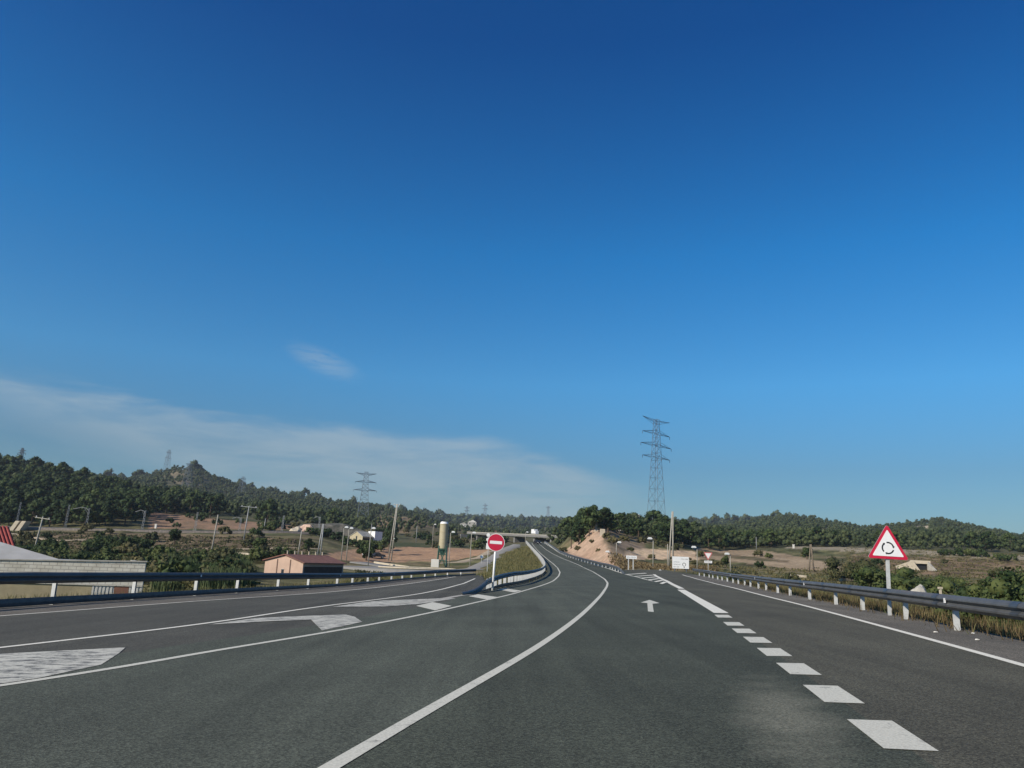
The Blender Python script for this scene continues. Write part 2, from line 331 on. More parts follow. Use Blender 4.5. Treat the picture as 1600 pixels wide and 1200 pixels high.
# seams: between ramp and main = left line of the island; between main and exit = dashed line
main_left_e = np.vstack([[[-12.9, -16], [-11.2, 0]], main_left])
dash_line = XZ([(1388, 1147), (1299, 1084), (1246, 1045), (1209, 1019), (1183, 1000), (1162, 986), (1146, 975), (1130, 963)])
kd = (dash_line[-1] - dash_line[0]); kd = kd[0] / kd[1]
seam_R = np.vstack([[[dash_line[0, 0] - kd * 22, dash_line[0, 1] - 22]], dash_line, main_right[1:]])
f_railL = lambda Z: xat(rail_L, Z) - 1.0
f_railR = lambda Z: xat(rail_R, Z) + .45
def f_seamL(Z):                      # left limit of the main carriageway: island line, then 1.9 m left of the edge line
    a = xat(main_left_e, Z) - 1.25; r = xat(rail_M, Z, False) - .15
    k = np.clip((Z - 25) / 11, 0, 1); b = np.minimum(a, r)
    return np.where(Z < 36, a * (1 - k) + k * (xat(rail_M, np.array(36.5), False) - .15), b)
def f_rampR(Z):
    a = f_seamL(Z); return np.minimum(a, np.interp(Z, [47, 60, 92], [-1.2, -2.0, -3.6]))
Za = Zr[Zr < 93]
side_road = sheet('side_road', f_railL, f_rampR, Za, MT['asphalt_old'], -.004, 8)
Zm = Zr[Zr < 340]
def f_mainR(Z): return np.where(Z < 50, xat(seam_R, Z), xat(main_right, Z, False) + np.clip((Z - 50) / 25, 0, 1) * 1.6)
def f_exitL(Z): return np.where(Z < 50, xat(seam_R, Z), xat(main_right, Z, False) + np.clip((Z - 50) / 25, 0, 1) * 1.6)
f_c = lambda Z: xat(centre, Z)
road = sheet('road', f_c, f_mainR, Zm, MT['asphalt'], 0, 7)
oncoming = sheet('oncoming_lane', f_seamL, f_c, Zm, asphalt('asphalt_light', (.062, .069, .053)), 0, 7)
Ze = Zr[Zr < 118]
exit_road = sheet('exit_road', f_exitL, f_railR, Ze, MT['asphalt_exit'], 0, 8)

def stripe(name, line, wdt, mt=None, up=.006, step=.8, parent=None):
    q = dens(line, step); d = np.gradient(q, axis=0); d /= np.maximum(1e-6, np.hypot(d[:, 0], d[:, 1]))[:, None]
    nrm = np.stack([d[:, 1], -d[:, 0]], 1)
    wv = wdt / 2
    A = q - nrm * wv; B = q + nrm * wv
    V = np.stack([S(A[:, 0], A[:, 1], up), S(B[:, 0], B[:, 1], up)], 1).reshape(-1, 3)
    i = np.arange(len(q) - 1) * 2
    return link(name, mesh_np(name, V, np.stack([i, i + 1, i + 3, i + 2], 1)), mt or MT['paint'], parent or road)
def patchpoly(name, px, mt, up=.006, parent=None):
    q = XZ(px); V = S(q[:, 0], q[:, 1], up); return link(name, mesh(name, V, [tuple(range(len(px)))]), mt, parent or road)
stripe('edge_line', np.vstack([[[-14, -12]], [[-12.0, 0]], main_left]), .16)
ci = centre; k0 = (ci[1] - ci[0]) / np.hypot(*(ci[1] - ci[0]))
stripe('centre_line', np.vstack([ci[0] - k0 * 12, ci]), .15)
stripe('gore_line', main_right[3:], .16, MT['paint_bright'])
er = exit_right; ke = (er[0] - er[1]) / np.hypot(*(er[0] - er[1]))
stripe('edge_line', np.vstack([er[0] + ke * 18, er]), .15, MT['paint_bright'], parent=exit_road)
ro = ramp_out; kr = (ro[0] - ro[1]) / np.hypot(*(ro[0] - ro[1])); stripe('edge_line', np.vstack([ro[0] + kr * 12, ro]), .15, MT['paint_bright'], up=.004, parent=side_road)
ro = ramp_in; kr = (ro[0] - ro[1]) / np.hypot(*(ro[0] - ro[1])); stripe('inner_line', np.vstack([ro[0] + kr * 10, ro]), .17, MT['paint_bright'], up=.004, parent=side_road)
def f_erl(Z): return xat(np.vstack([er[0] + ke * 18, er])[::1], Z) + .09
sheet('shoulder', f_erl, lambda Z: f_railR(Z) + .0, Ze[Ze < 92], asphalt('asphalt_shoulder', (.108, .099, .082)), .004, 3)
roe = np.vstack([ramp_out[0] + (ramp_out[0] - ramp_out[1]) / np.hypot(*(ramp_out[0] - ramp_out[1])) * 12, ramp_out])
sheet('shoulder', lambda Z: f_railL(Z), lambda Z: xat(roe, Z) - .09, Za[(Za > 10) & (Za < 84)], bpy.data.materials['asphalt_shoulder'], .001, 3)
# dashed exit line: each dash a piece
dl = dash_line; tdir = (dl[-1] - dl[0]) / np.hypot(*(dl[-1] - dl[0])); tn = np.array([tdir[1], -tdir[0]])
for k, c in enumerate([dl[0] - tdir * 4.0, dl[0] - tdir * 2.0] + list(dl)):
    hl = .58 if k > 0 else .55
    w2 = .19
    j = [random.uniform(-.02, .02) for _ in range(4)]
    q = np.array([c - tdir * (hl + j[0]) - tn * w2, c - tdir * (hl + j[1]) + tn * w2, c + tdir * (hl + j[2]) + tn * w2, c + tdir * (hl + j[3]) - tn * w2])
    link('dash', mesh('dash', S(q[:, 0], q[:, 1], .006), [(0, 1, 2, 3)]), MT['paint'], exit_road)
# thick gore line and hatching
stripe('thick_line', np.array([XZ([(1127, 958)])[0], XZ([(1094, 939)])[0], XZ([(1064, 921.5)])[0]]), .42, MT['paint_bright'], step=1, parent=exit_road)
stripe('thick_line', exit_left[2:] + np.array([.12, 0]), .34, MT['paint_bright'], step=1.5, parent=exit_road)
gl = main_right; 
for Z0 in (60, 66, 72.5, 79.5, 87, 95):
    a = xat(gl, Z0 - 1.5); b = np.interp(Z0 + 3.5, exit_left[:, 1], exit_left[:, 0])
    q = np.array([[a + .1, Z0 - 1.5], [a + .1, Z0 - .2], [b, Z0 + 5.2], [b, Z0 + 3.6]])
    link('gore_stripe', mesh('gore_stripe', S(q[:, 0], q[:, 1], .010), [(0, 3, 2, 1)]), MT['paint_bright'], exit_road)
# arrow in the exit lane
ar = [(1012.5, 955.5), (1021.5, 956.5), (1019.5, 943.5), (1030.5, 942.5), (1015, 937.5), (1001, 941.5), (1011.5, 942.5)]
link('arrow', mesh('arrow', S(*XZ(ar).T, .006), [(0, 1, 2, 6), (3, 4, 5), (2, 3, 6), (6, 3, 5)]), MT['paint'], road)
# worn hatching of the left island
for nm, pts in (('hatch_mark', [(-170, 1034), (0, 1022), (196, 1012), (186, 1021), (158, 1039), (60, 1060), (-60, 1078), (-170, 1088)]),):
    patchpoly(nm, pts, MT['paint_worn'], .006)
me = mesh('hatch_mark', S(*XZ([(325, 976.5), (400, 966), (470, 963), (540, 960.5), (554, 964), (566, 972), (535, 979), (503, 985.5), (486, 968.5), (420, 971)]).T, .008), [(0, 1, 9), (1, 2, 8, 9), (2, 3, 4, 5, 6, 7, 8)])
link('hatch_mark', me, MT['paint_worn'], road)
me = mesh('hatch_mark', S(*XZ([(520, 948.5), (570, 941), (600, 938.5), (655, 936.5), (705, 934.5), (712, 935.5), (688, 939), (655, 944), (600, 948)]).T, .009), [(0, 1, 8), (1, 2, 3, 7, 8), (3, 4, 5, 6, 7)])
link('hatch_mark', me, MT['paint_worn'], road)
for pts in ([(650, 947), (676, 941), (706, 947), (680, 954)], [(732, 931.7), (747, 928.8), (777, 933.2), (761, 937)], [(778, 921.3), (790, 919.5), (815, 923.2), (803, 925.8)]):
    patchpoly('hatch_block', pts, MT['paint'], .008)
# pale concrete strip along the island nose
stripe('island_kerb', XZ([(600, 946), (640, 942), (690, 936), (718, 931), (735, 928.5)]), .35, MT['concrete'], up=.012, step=.6)

# ------------------------------------------------------------------ terrain
TX = [-1500, -500, 0, 100, 150, 200, 250, 290, 330, 400, 480, 550, 600, 640, 700, 750, 800, 850, 900, 940, 1000, 1050, 1100, 1150, 1200, 1240, 1300, 1350, 1400, 1470, 1530, 1600, 1800, 3200]
TP = {
-1500: [(12, 1300), (30, 1000), (60, 930), (110, 880), (210, 810), (300, 770), (600, 740), (1500, 770), (7000, 780)],
-500: [(18, 1080), (28, 985), (45, 985), (70, 930), (110, 880), (190, 812), (222, 804), (300, 750), (400, 700), (700, 715), (1500, 760), (7000, 800)],
0: [(18, 1010), (28, 965), (45, 972), (70, 930), (110, 888), (150, 854), (190, 834), (208, 827), (222, 825), (240, 815), (300, 775), (400, 731), (480, 737), (700, 740), (1000, 750), (2500, 800), (7000, 812)],
100: [(18, 1010), (28, 960), (45, 968), (70, 930), (110, 888), (150, 856), (190, 836), (208, 829), (222, 827), (240, 818), (300, 785), (380, 748), (480, 752), (700, 748), (1000, 755), (2500, 800), (7000, 812)],
150: [(18, 1010), (28, 955), (45, 965), (70, 930), (110, 890), (150, 858), (190, 838), (208, 830), (222, 828), (240, 819), (300, 790), (360, 765), (480, 765), (700, 755), (900, 748), (1200, 756), (2500, 800), (7000, 812)],
200: [(20, 1000), (32, 950), (45, 962), (70, 928), (110, 890), (150, 860), (190, 840), (208, 831), (222, 829), (240, 820), (300, 796), (340, 782), (480, 772), (700, 762), (900, 752), (1200, 758), (2500, 800), (7000, 812)],
250: [(20, 1000), (34, 945), (45, 958), (70, 926), (110, 890), (150, 862), (190, 841), (208, 832), (222, 830), (240, 825), (275, 812), (300, 802), (340, 790), (480, 778), (700, 762), (900, 743), (1200, 750), (2500, 800), (7000, 812)],
290: [(36, 940), (50, 950), (70, 924), (110, 890), (150, 863), (190, 842), (208, 833), (222, 831), (240, 826), (275, 813), (300, 806), (340, 798), (480, 784), (700, 762), (900, 730), (1200, 744), (2500, 800), (7000, 812)],
330: [(36, 938), (50, 948), (70, 922), (110, 891), (150, 864), (190, 843), (208, 834), (222, 832), (240, 827), (275, 816), (300, 810), (340, 803), (480, 794), (700, 778), (900, 751), (1200, 757), (2500, 802), (7000, 812)],
400: [(44, 928), (55, 935), (75, 918), (110, 894), (150, 866), (190, 845), (208, 835), (222, 833), (240, 829), (275, 820), (300, 815), (340, 808), (480, 801), (700, 788), (900, 772), (1200, 778), (2500, 803), (7000, 812)],
480: [(48, 924), (60, 926), (80, 914), (110, 898), (150, 872), (190, 849), (210, 839), (225, 835), (260, 829), (300, 822), (340, 816), (480, 806), (700, 794), (900, 781), (1200, 784), (2500, 806), (7000, 812)],
550: [(55, 922), (80, 910), (110, 898), (140, 888), (160, 876), (200, 864), (230, 852), (300, 838), (420, 824), (650, 808), (900, 789), (1200, 792), (2500, 808), (7000, 812)],
600: [(60, 920), (80, 908), (110, 899), (140, 891), (175, 882), (195, 874), (250, 857), (300, 846), (420, 830), (650, 812), (900, 797), (1200, 802), (2500, 812), (7000, 813)],
640: [(60, 918), (80, 907), (110, 899), (140, 892), (175, 885), (195, 875), (250, 857), (300, 846), (420, 830), (600, 810), (900, 806), (1200, 808), (2500, 814), (7000, 814)],
700: [(60, 916), (85, 905), (110, 900), (140, 893), (180, 885), (200, 875), (250, 860), (300, 852), (420, 838), (650, 828), (1000, 822), (1800, 817), (2500, 813), (7000, 814)],
750: [(45, 926), (85, 905), (110, 900), (140, 892), (180, 882), (220, 868), (260, 860), (350, 849), (500, 840), (800, 832), (1500, 823), (2500, 813), (7000, 814)],
800: [(45, 924), (85, 903), (110, 897), (150, 880), (220, 862), (300, 852), (400, 846), (800, 834), (1500, 824), (2500, 815), (7000, 816)],
850: [(45, 924), (85, 902), (130, 886), (220, 862), (300, 850), (400, 846), (800, 834), (1500, 824), (2500, 816), (7000, 817)],
900: [(60, 912), (85, 903), (130, 885), (160, 872), (175, 856), (192, 832), (215, 825), (300, 827), (500, 832), (1500, 824), (2500, 817), (7000, 818)],
940: [(60, 912), (85, 902), (112, 893), (128, 884), (145, 868), (165, 840), (180, 832), (230, 826), (300, 826), (500, 832), (1500, 824), (2500, 818), (7000, 819)],
1000: [(60, 912), (85, 904), (110, 895), (140, 886), (165, 874), (178, 872), (184, 860), (205, 856), (225, 846), (260, 836), (310, 826), (400, 832), (900, 828), (2500, 819), (7000, 820)],
1050: [(60, 912), (85, 905), (110, 897), (140, 888), (170, 878), (188, 873), (196, 862), (220, 857), (250, 846), (320, 830), (400, 836), (900, 830), (2500, 819), (7000, 821)],
1100: [(30, 948), (60, 920), (85, 910), (110, 897), (150, 887), (190, 878), (230, 868), (260, 858), (330, 842), (400, 843), (900, 830), (2500, 820), (7000, 822)],
1150: [(30, 955), (50, 935), (80, 918), (120, 899), (160, 889), (200, 876), (260, 862), (330, 850), (500, 838), (900, 824), (2500, 822), (7000, 823)],
1200: [(30, 960), (50, 942), (80, 922), (120, 902), (160, 890), (200, 873), (260, 860), (330, 852), (500, 840), (900, 813), (2500, 822), (7000, 824)],
1240: [(25, 975), (50, 948), (80, 924), (120, 904), (160, 891), (200, 876), (255, 860), (262, 855), (330, 850), (500, 838), (900, 808), (2500, 822), (7000, 826)],
1300: [(22, 985), (45, 955), (80, 926), (120, 907), (160, 893), (200, 878), (250, 864), (258, 856), (330, 851), (500, 838), (900, 821), (2500, 828), (7000, 829)],
1350: [(20, 995), (45, 958), (80, 928), (120, 908), (160, 895), (200, 880), (245, 868), (254, 858), (330, 853), (500, 842), (900, 831), (2500, 832), (7000, 833)],
1400: [(18, 1005), (45, 962), (80, 932), (120, 910), (160, 897), (200, 882), (240, 870), (250, 861), (330, 854), (500, 842), (900, 828), (2500, 836), (7000, 837)],
1470: [(15, 1020), (40, 968), (80, 935), (120, 912), (160, 898), (200, 884), (235, 872), (246, 863), (330, 855), (500, 842), (900, 812), (2500, 838), (7000, 840)],
1530: [(15, 1025), (40, 970), (80, 938), (120, 914), (160, 900), (200, 886), (232, 874), (243, 866), (330, 858), (500, 845), (900, 828), (2500, 842), (7000, 843)],
1600: [(14, 1030), (40, 972), (80, 940), (120, 916), (160, 902), (200, 888), (230, 877), (240, 869), (330, 862), (500, 853), (900, 843), (2500, 848), (7000, 849)],
1800: [(12, 1060), (40, 985), (80, 950), (160, 912), (230, 888), (240, 880), (330, 872), (500, 868), (900, 868), (2500, 860), (7000, 858)],
3200: [(10, 1300), (40, 1050), (80, 1010), (160, 975), (300, 960), (900, 935), (7000, 925)],
}
NR = 430; ZR = np.exp(np.linspace(math.log(9), math.log(7000), NR))
xs = np.r_[np.linspace(-1500, -320, 40, endpoint=False), np.arange(-320, 1920, 5.0), np.linspace(1920, 3200, 50)]
tab = np.array([np.interp(np.log(ZR), np.log([p[0] for p in TP[x]]), [p[1] for p in TP[x]]) for x in TX])
YG = np.stack([np.interp(xs, TX, tab[:, r]) for r in range(NR)], 1)
k = 9
for _ in range(2):
    pad = np.vstack([np.repeat(YG[:1], k // 2, 0), YG, np.repeat(YG[-1:], k // 2, 0)])
    cs = np.cumsum(np.vstack([np.zeros((1, NR)), pad]), 0); YG = (cs[k:] - cs[:-k]) / k
pad = np.hstack([YG[:, :1], YG, YG[:, -1:]]); YG = (pad[:, :-2] + pad[:, 1:-1] * 2 + pad[:, 2:]) / 4
XG = np.repeat(xs[:, None], NR, 1); ZG = np.repeat(ZR[None, :], len(xs), 0)
TV = P(XG, YG, ZG)
def vnoise(p, s, seed=0):             # smooth value noise on XY
    r = np.random.default_rng(seed + 99); T = r.random((256, 256))
    u = p[..., 0] / s + 1000; v = p[..., 1] / s + 1000; iu = np.floor(u).astype(int); iv = np.floor(v).astype(int)
    fu = u - iu; fv = v - iv; fu = fu * fu * (3 - 2 * fu); fv = fv * fv * (3 - 2 * fv)
    g = lambda a, b: T[a % 256, b % 256]
    return (g(iu, iv) * (1 - fu) * (1 - fv) + g(iu + 1, iv) * fu * (1 - fv) + g(iu, iv + 1) * (1 - fu) * fv + g(iu + 1, iv + 1) * fu * fv) - .5
far = np.clip((ZG - 230) / 500, 0, 1)
TV[..., 2] += vnoise(TV, 7, 1) * (.45 + far * 1.5) + vnoise(TV, 2.6, 2) * .28 + vnoise(TV, 30, 3) * (.3 + far * 3) + vnoise(TV, 90, 4) * far * 4
# keep the ground under and beside the roads
def clampto(samples, hw, below=.22, cut=1.1, fill=.55, flat=1.0):
    global TV
    s = np.asarray(samples); x0, y0 = s[:, 0].min() - 45, s[:, 1].min() - 45; x1, y1 = s[:, 0].max() + 45, s[:, 1].max() + 45
    m = (TV[..., 0] > x0) & (TV[..., 0] < x1) & (TV[..., 1] > y0) & (TV[..., 1] < y1); idx = np.argwhere(m)
    if not len(idx): return
    p = TV[m]; z = p[:, 2].copy(); hw = np.broadcast_to(hw, (len(s),))
    bd = np.full(len(p), 1e9); bz = np.zeros(len(p))
    for i in range(len(s)):
        d = np.hypot(p[:, 0] - s[i, 0], p[:, 1] - s[i, 1]) - hw[i]; k = d < bd; bd[k] = d[k]; bz[k] = s[i, 2]
    e = np.maximum(0, bd - flat)
    hi = bz - below + e * cut; lo = bz - below - e * fill
    near = bd < 40
    z = np.where(near, np.clip(z, lo, hi), z); TV[m, 2] = z
def area_samples(fl, fr, Z, n):
    t = np.linspace(0, 1, n); X = fl(Z)[:, None] * (1 - t) + fr(Z)[:, None] * t
    return S(X, np.repeat(Z[:, None], n, 1)).reshape(-1, 3)
sm = np.vstack([area_samples(f_railL, f_rampR, np.arange(-16, 92, 2.0), 8), area_samples(f_seamL, f_mainR, np.arange(-16, 76, 2.0), 10),
                area_samples(f_exitL, f_railR, np.arange(-16, 118, 2.5), 8)])
clampto(sm, .9, .06, .9, .5, .45)
zz = np.arange(60, 342, 1.3)
smm = area_samples(f_seamL, f_mainR, zz, 7)
clampto(smm, 1.0, .2, .95, .5, .8)

def ground(x, Z):                     # point on the finished ground
    fx = np.interp(x, xs, np.arange(len(xs))); fr = np.interp(math.log(Z), np.log(ZR), np.arange(NR))
    i = min(int(fx), len(xs) - 2); j = min(int(fr), NR - 2); a = fx - i; b = fr - j
    return TV[i, j] * (1 - a) * (1 - b) + TV[i + 1, j] * a * (1 - b) + TV[i, j + 1] * (1 - a) * b + TV[i + 1, j + 1] * a * b
def project(p):
    q = np.asarray(p) - EYE; Z = q @ FWD; return 800 + F * (q @ RGT) / Z, 600 - F * (q @ UPV) / Z, Z
def height_to(base, ytop):            # height that brings a thing standing at base up to photo row ytop
    bx, by, Z = project(base); h = (by - ytop) * Z / F
    for _ in range(4):
        tx, ty, tz = project(base + np.array([0, 0, h])); h += (ty - ytop) * tz / F
    return h

# land cover, as zones outlined where they lie
def inpoly(x, y, poly):
    c = np.zeros(x.shape, bool); n = len(poly)
    for i in range(n):
        x0, y0 = poly[i]; x1, y1 = poly[(i + 1) % n]
        if y0 == y1: continue
        c ^= ((y0 > y) != (y1 > y)) & (x < (x1 - x0) * (y - y0) / (y1 - y0) + x0)
    return c
q = TV - EYE; qz = q @ FWD; PXv = 800 + F * (q @ RGT) / qz; PYv = 600 - F * (q @ UPV) / qz
j1 = vnoise(TV, 9, 11); j2 = vnoise(TV, 3, 12); j3 = vnoise(TV, 35, 13)
n = lambda a, b, t: np.array(a) * (1 - t[..., None]) + np.array(b) * t[..., None]
C = n((.13, .115, .062), (.085, .092, .042), np.clip(.5 + j1 + j2 + j3, 0, 1))
hill = ZG > 260
C = np.where(hill[..., None], n((.105, .10, .06), (.06, .07, .035), np.clip(.5 + j1 * 1.5 + j3, 0, 1)), C)
zone = np.zeros(ZG.shape, int)
def zpaint(poly, z0, z1, ca, cb, zid, jit=3.0):
    m = inpoly(PXv + j1 * jit * 2 + j2 * jit, PYv + j2 * jit * .6, poly) & (ZG > z0) & (ZG < z1)
    C[m] = n(ca, cb, np.clip(.5 + j1 * .9 + j2 * .9, 0, 1))[m]
    if zid: zone[m] = zid
PINK = ((.44, .27, .19), (.34, .20, .14)); PALE = ((.60, .45, .32), (.45, .33, .23)); BROWN = ((.17, .125, .085), (.11, .085, .055))
zpaint([(-400, 826), (260, 834), (480, 842), (480, 864), (200, 856), (-400, 850)], 130, 215, *BROWN, 0)
zpaint([(-200, 838), (60, 842), (100, 850), (40, 856), (-200, 852)], 120, 200, (.19, .16, .10), (.12, .11, .06), 0)
zpaint([(232, 800), (300, 801), (345, 803), (420, 812), (485, 820), (485, 828), (232, 826)], 226, 300, (.30, .19, .135), (.20, .14, .095), 1)
zpaint([(500, 868), (560, 857), (640, 855), (770, 858), (755, 866), (715, 876), (600, 879), (520, 880)], 160, 270, (.40, .26, .17), (.33, .21, .14), 1)
zpaint([(585, 806), (640, 806), (690, 822), (700, 832), (640, 836), (590, 830)], 380, 760, (.24, .17, .11), (.15, .12, .07), 2)
zpaint([(640, 822), (720, 826), (820, 836), (820, 850), (640, 850)], 300, 900, (.14, .12, .07), (.09, .085, .045), 0)
zpaint([(250, 734), (272, 732), (296, 744), (322, 766), (300, 768), (262, 746)], 640, 1000, (.24, .20, .14), (.14, .12, .08), 0)
zpaint([(858, 880), (866, 862), (880, 842), (893, 826), (918, 822), (946, 832), (952, 850), (962, 876), (968, 888), (930, 884), (890, 874)], 112, 226, (.47, .345, .265), (.37, .255, .19), 3, 1.5)
zpaint([(940, 826), (1010, 836), (1010, 858), (970, 880), (955, 870), (944, 840)], 140, 240, (.36, .27, .20), (.15, .12, .075), 3)
zpaint([(966, 874), (982, 860), (1010, 857), (1090, 862), (1096, 875), (1040, 874), (990, 875)], 150, 235, (.62, .47, .33), (.50, .36, .25), 3, 1.5)
zpaint([(1080, 850), (1160, 855), (1250, 870), (1312, 884), (1316, 897), (1255, 893), (1170, 880), (1090, 872)], 150, 262, (.36, .28, .20), (.25, .19, .13), 3, 2.0)
zpaint([(1085, 858), (1140, 866), (1230, 876), (1230, 880), (1150, 873), (1085, 865)], 190, 250, (.17, .13, .085), (.10, .09, .05), 0, 1.5)
zpaint([(1230, 850), (1330, 855), (1600, 867), (1900, 880), (1900, 890), (1600, 875), (1330, 862), (1230, 857)], 225, 275, (.30, .26, .20), (.24, .21, .165), 4, 1.0)
zpaint([(1330, 866), (1900, 890), (1900, 925), (1560, 905), (1400, 895), (1330, 886)], 110, 245, (.21, .145, .095), (.13, .10, .062), 0)
zpaint([(760, 900), (790, 862), (832, 850), (845, 862), (850, 880), (852, 893), (800, 897)], 60, 300, (.21, .18, .085), (.14, .135, .055), 0)
zpaint([(815, 880), (838, 866), (846, 880), (850, 892), (822, 893)], 70, 170, (.30, .24, .17), (.22, .18, .12), 0, 1.5)
zpaint([(1180, 900), (1700, 960), (1700, 1080), (1400, 1000), (1180, 940)], 8, 80, (.17, .125, .07), (.10, .095, .045), 0)
for hx, hz, rx_, rz_ in ((1437, 720, 22, 95), (1288, 600, 14, 55)):
    m = np.hypot((PXv - hx) / rx_ + j1 * .8, (ZG - hz) / rz_ + j2 * .8) < 1; C[m] = (.40, .34, .26)
m = (ZG > 60) & (ZG < 262) & (zone == 0); C[m] *= (1 + 1.1 * vnoise(TV, 1.6, 21) + .7 * vnoise(TV, 5, 22))[m][:, None]
m = (ZG > 110) & (ZG < 262) & (zone == 0); tt = np.clip(np.sin(np.log(ZG) * 34 + j3 * 7 + j1 * 1.5) * 2.2 - 1.2, 0, 1) * m * .55; C = C * (1 - tt[..., None]) + np.array([.24, .185, .12]) * tt[..., None]
# soil is a little redder and paler where trees are thin
nx, nr = ZG.shape
idx = (np.arange(nx)[:, None] * nr + np.arange(nr)[None, :])
qf = np.stack([idx[:-1, :-1], idx[1:, :-1], idx[1:, 1:], idx[:-1, 1:]], -1).reshape(-1, 4)
zf = zone[:-1, :-1].ravel(); zfar = (ZG[:-1, :-1].ravel() > 262) & (zf != 2)
gm = bpy.data.materials.new('earth_and_dry_grass'); gm.use_nodes = True; t = gm.node_tree; b = t.nodes['Principled BSDF']
at = t.nodes.new('ShaderNodeAttribute'); at.attribute_name = 'cover'; geo = t.nodes.new('ShaderNodeNewGeometry')
n1 = t.nodes.new('ShaderNodeTexNoise'); n1.inputs['Scale'].default_value = .8; n1.inputs['Detail'].default_value = 9; n1.inputs['Roughness'].default_value = .72; t.links.new(geo.outputs['Position'], n1.inputs[0])
r1 = t.nodes.new('ShaderNodeValToRGB'); r1.color_ramp.elements[0].position = .3; r1.color_ramp.elements[1].position = .7
r1.color_ramp.elements[0].color = (.52, .56, .50, 1); r1.color_ramp.elements[1].color = (1.35, 1.28, 1.2, 1); t.links.new(n1.outputs[0], r1.inputs[0])
mx = t.nodes.new('ShaderNodeMix'); mx.data_type = 'RGBA'; mx.blend_type = 'MULTIPLY'; mx.inputs[0].default_value = 1
t.links.new(at.outputs['Color'], mx.inputs[6]); t.links.new(r1.outputs[0], mx.inputs[7]); t.links.new(mx.outputs[2], b.inputs['Base Color'])
b.inputs['Roughness'].default_value = .95; b.inputs['Specular IOR Level'].default_value = .1
bp = t.nodes.new('ShaderNodeBump'); bp.inputs['Strength'].default_value = .7; bp.inputs['Distance'].default_value = .35; t.links.new(n1.outputs[0], bp.inputs['Height']); t.links.new(bp.outputs[0], b.inputs['Normal'])
def groundpiece(name, fm):
    f = qf[fm]; used, inv = np.unique(f.ravel(), return_inverse=True)
    me = mesh_np(name, TV.reshape(-1, 3)[used], inv.reshape(-1, 4))
    ca = me.color_attributes.new('cover', 'FLOAT_COLOR', 'POINT'); cc = np.ones((len(used), 4), np.float32); cc[:, :3] = C.reshape(-1, 3)[used]
    ca.data.foreach_set('color', cc.ravel()); o = link(name, me, gm, None, True); o['kind'] = 'structure'; return o
groundpiece('ground', (zf == 0) & ~zfar); groundpiece('hills', zfar & (zf == 0)); groundpiece('ploughed_field', zf == 1)
groundpiece('bare_hillside', zf == 2); groundpiece('earth_bank', zf == 3); groundpiece('gravel_embankment', zf == 4)
# the land behind and beyond
me = mesh_np('plain', np.array([(-9000, -9000, -14), (9000, -9000, -14), (9000, 9000, -14), (-9000, 9000, -14)], float), np.array([[0, 1, 2, 3]]))
link('plain', me, mat('plain_soil', (.10, .095, .05), .95, noise=.05, amt=.4), None)['kind'] = 'structure'

# ------------------------------------------------------------------ smaller roads and the railway
def ground_strip(name, pts, wdt, mt, up=.05, step=3, kind='structure', parent=None, off=0, clampit=True):
    q = dens(np.array([ground(x, Z) for x, Z in pts]), step); 
    d = np.gradient(q[:, :2], axis=0); d /= np.hypot(d[:, 0], d[:, 1])[:, None]; nn = np.stack([d[:, 1], -d[:, 0], np.zeros(len(q))], 1)
    c = q + nn * off + np.array([0, 0, up])
    V = np.stack([c - nn * wdt / 2, c + nn * wdt / 2, c - nn * (wdt / 2 + .5) - [0, 0, .7], c + nn * (wdt / 2 + .5) - [0, 0, .7]], 1).reshape(-1, 3); i = np.arange(len(q) - 1) * 4
    Fc = np.vstack([np.stack([i + a, i + b_, i + b_ + 4, i + a + 4], 1) for a, b_ in ((2, 0), (0, 1), (1, 3))])
    o = link(name, mesh_np(name, V, Fc), mt, parent)
    if not parent and kind: o['kind'] = kind
    return o
MT['ballast'] = mat('ballast', (.20, .17, .14), .95, noise=2, amt=.5)
MT['lane'] = mat('lane_asphalt', (.22, .21, .19), .9, noise=.6, amt=.2)
MT['track_dirt'] = mat('dirt_track', (.36, .29, .20), .95, noise=.5, amt=.25)
rail_path = [(-300, 212), (-100, 212), (0, 213), (120, 214), (240, 216), (330, 219), (420, 225), (470, 232)]
bed = ground_strip('railway_bed', rail_path, 9.5, MT['ballast'], .45, 4)
rt = empty('railway_track', ground(150, 214), 'double railway track on grey ballast below the wooded left hill', 'railway track')
for off in (-3.2, -1.75, 1.75, 3.2):
    o = ground_strip('rail', rail_path, .12, MT['galv_dull'], .62, 4, None, None, off)
    o.parent = rt; o.matrix_parent_inverse = Matrix.Translation(-rt.location)
ground_strip('dirt_path', [(150, 158), (260, 160), (360, 164), (450, 172), (500, 178)], 2.0, MT['track_dirt'], .15, 3)
ground_strip('dirt_path', [(20, 190), (60, 178), (90, 172), (130, 176)], 2.5, MT['track_dirt'], .15, 3)
ground_strip('access_road', [(728, 136), (748, 150), (765, 172), (780, 200), (795, 240), (812, 300)], 5.0, MT['lane'], .10, 3)
ground_strip('access_road', [(560, 160), (600, 158), (650, 157), (700, 152), (730, 140)], 7, MT['lane'], .12, 3)
ground_strip('dirt_path', [(670, 186), (720, 190), (752, 205), (768, 235)], 3, MT['track_dirt'], .12, 3)
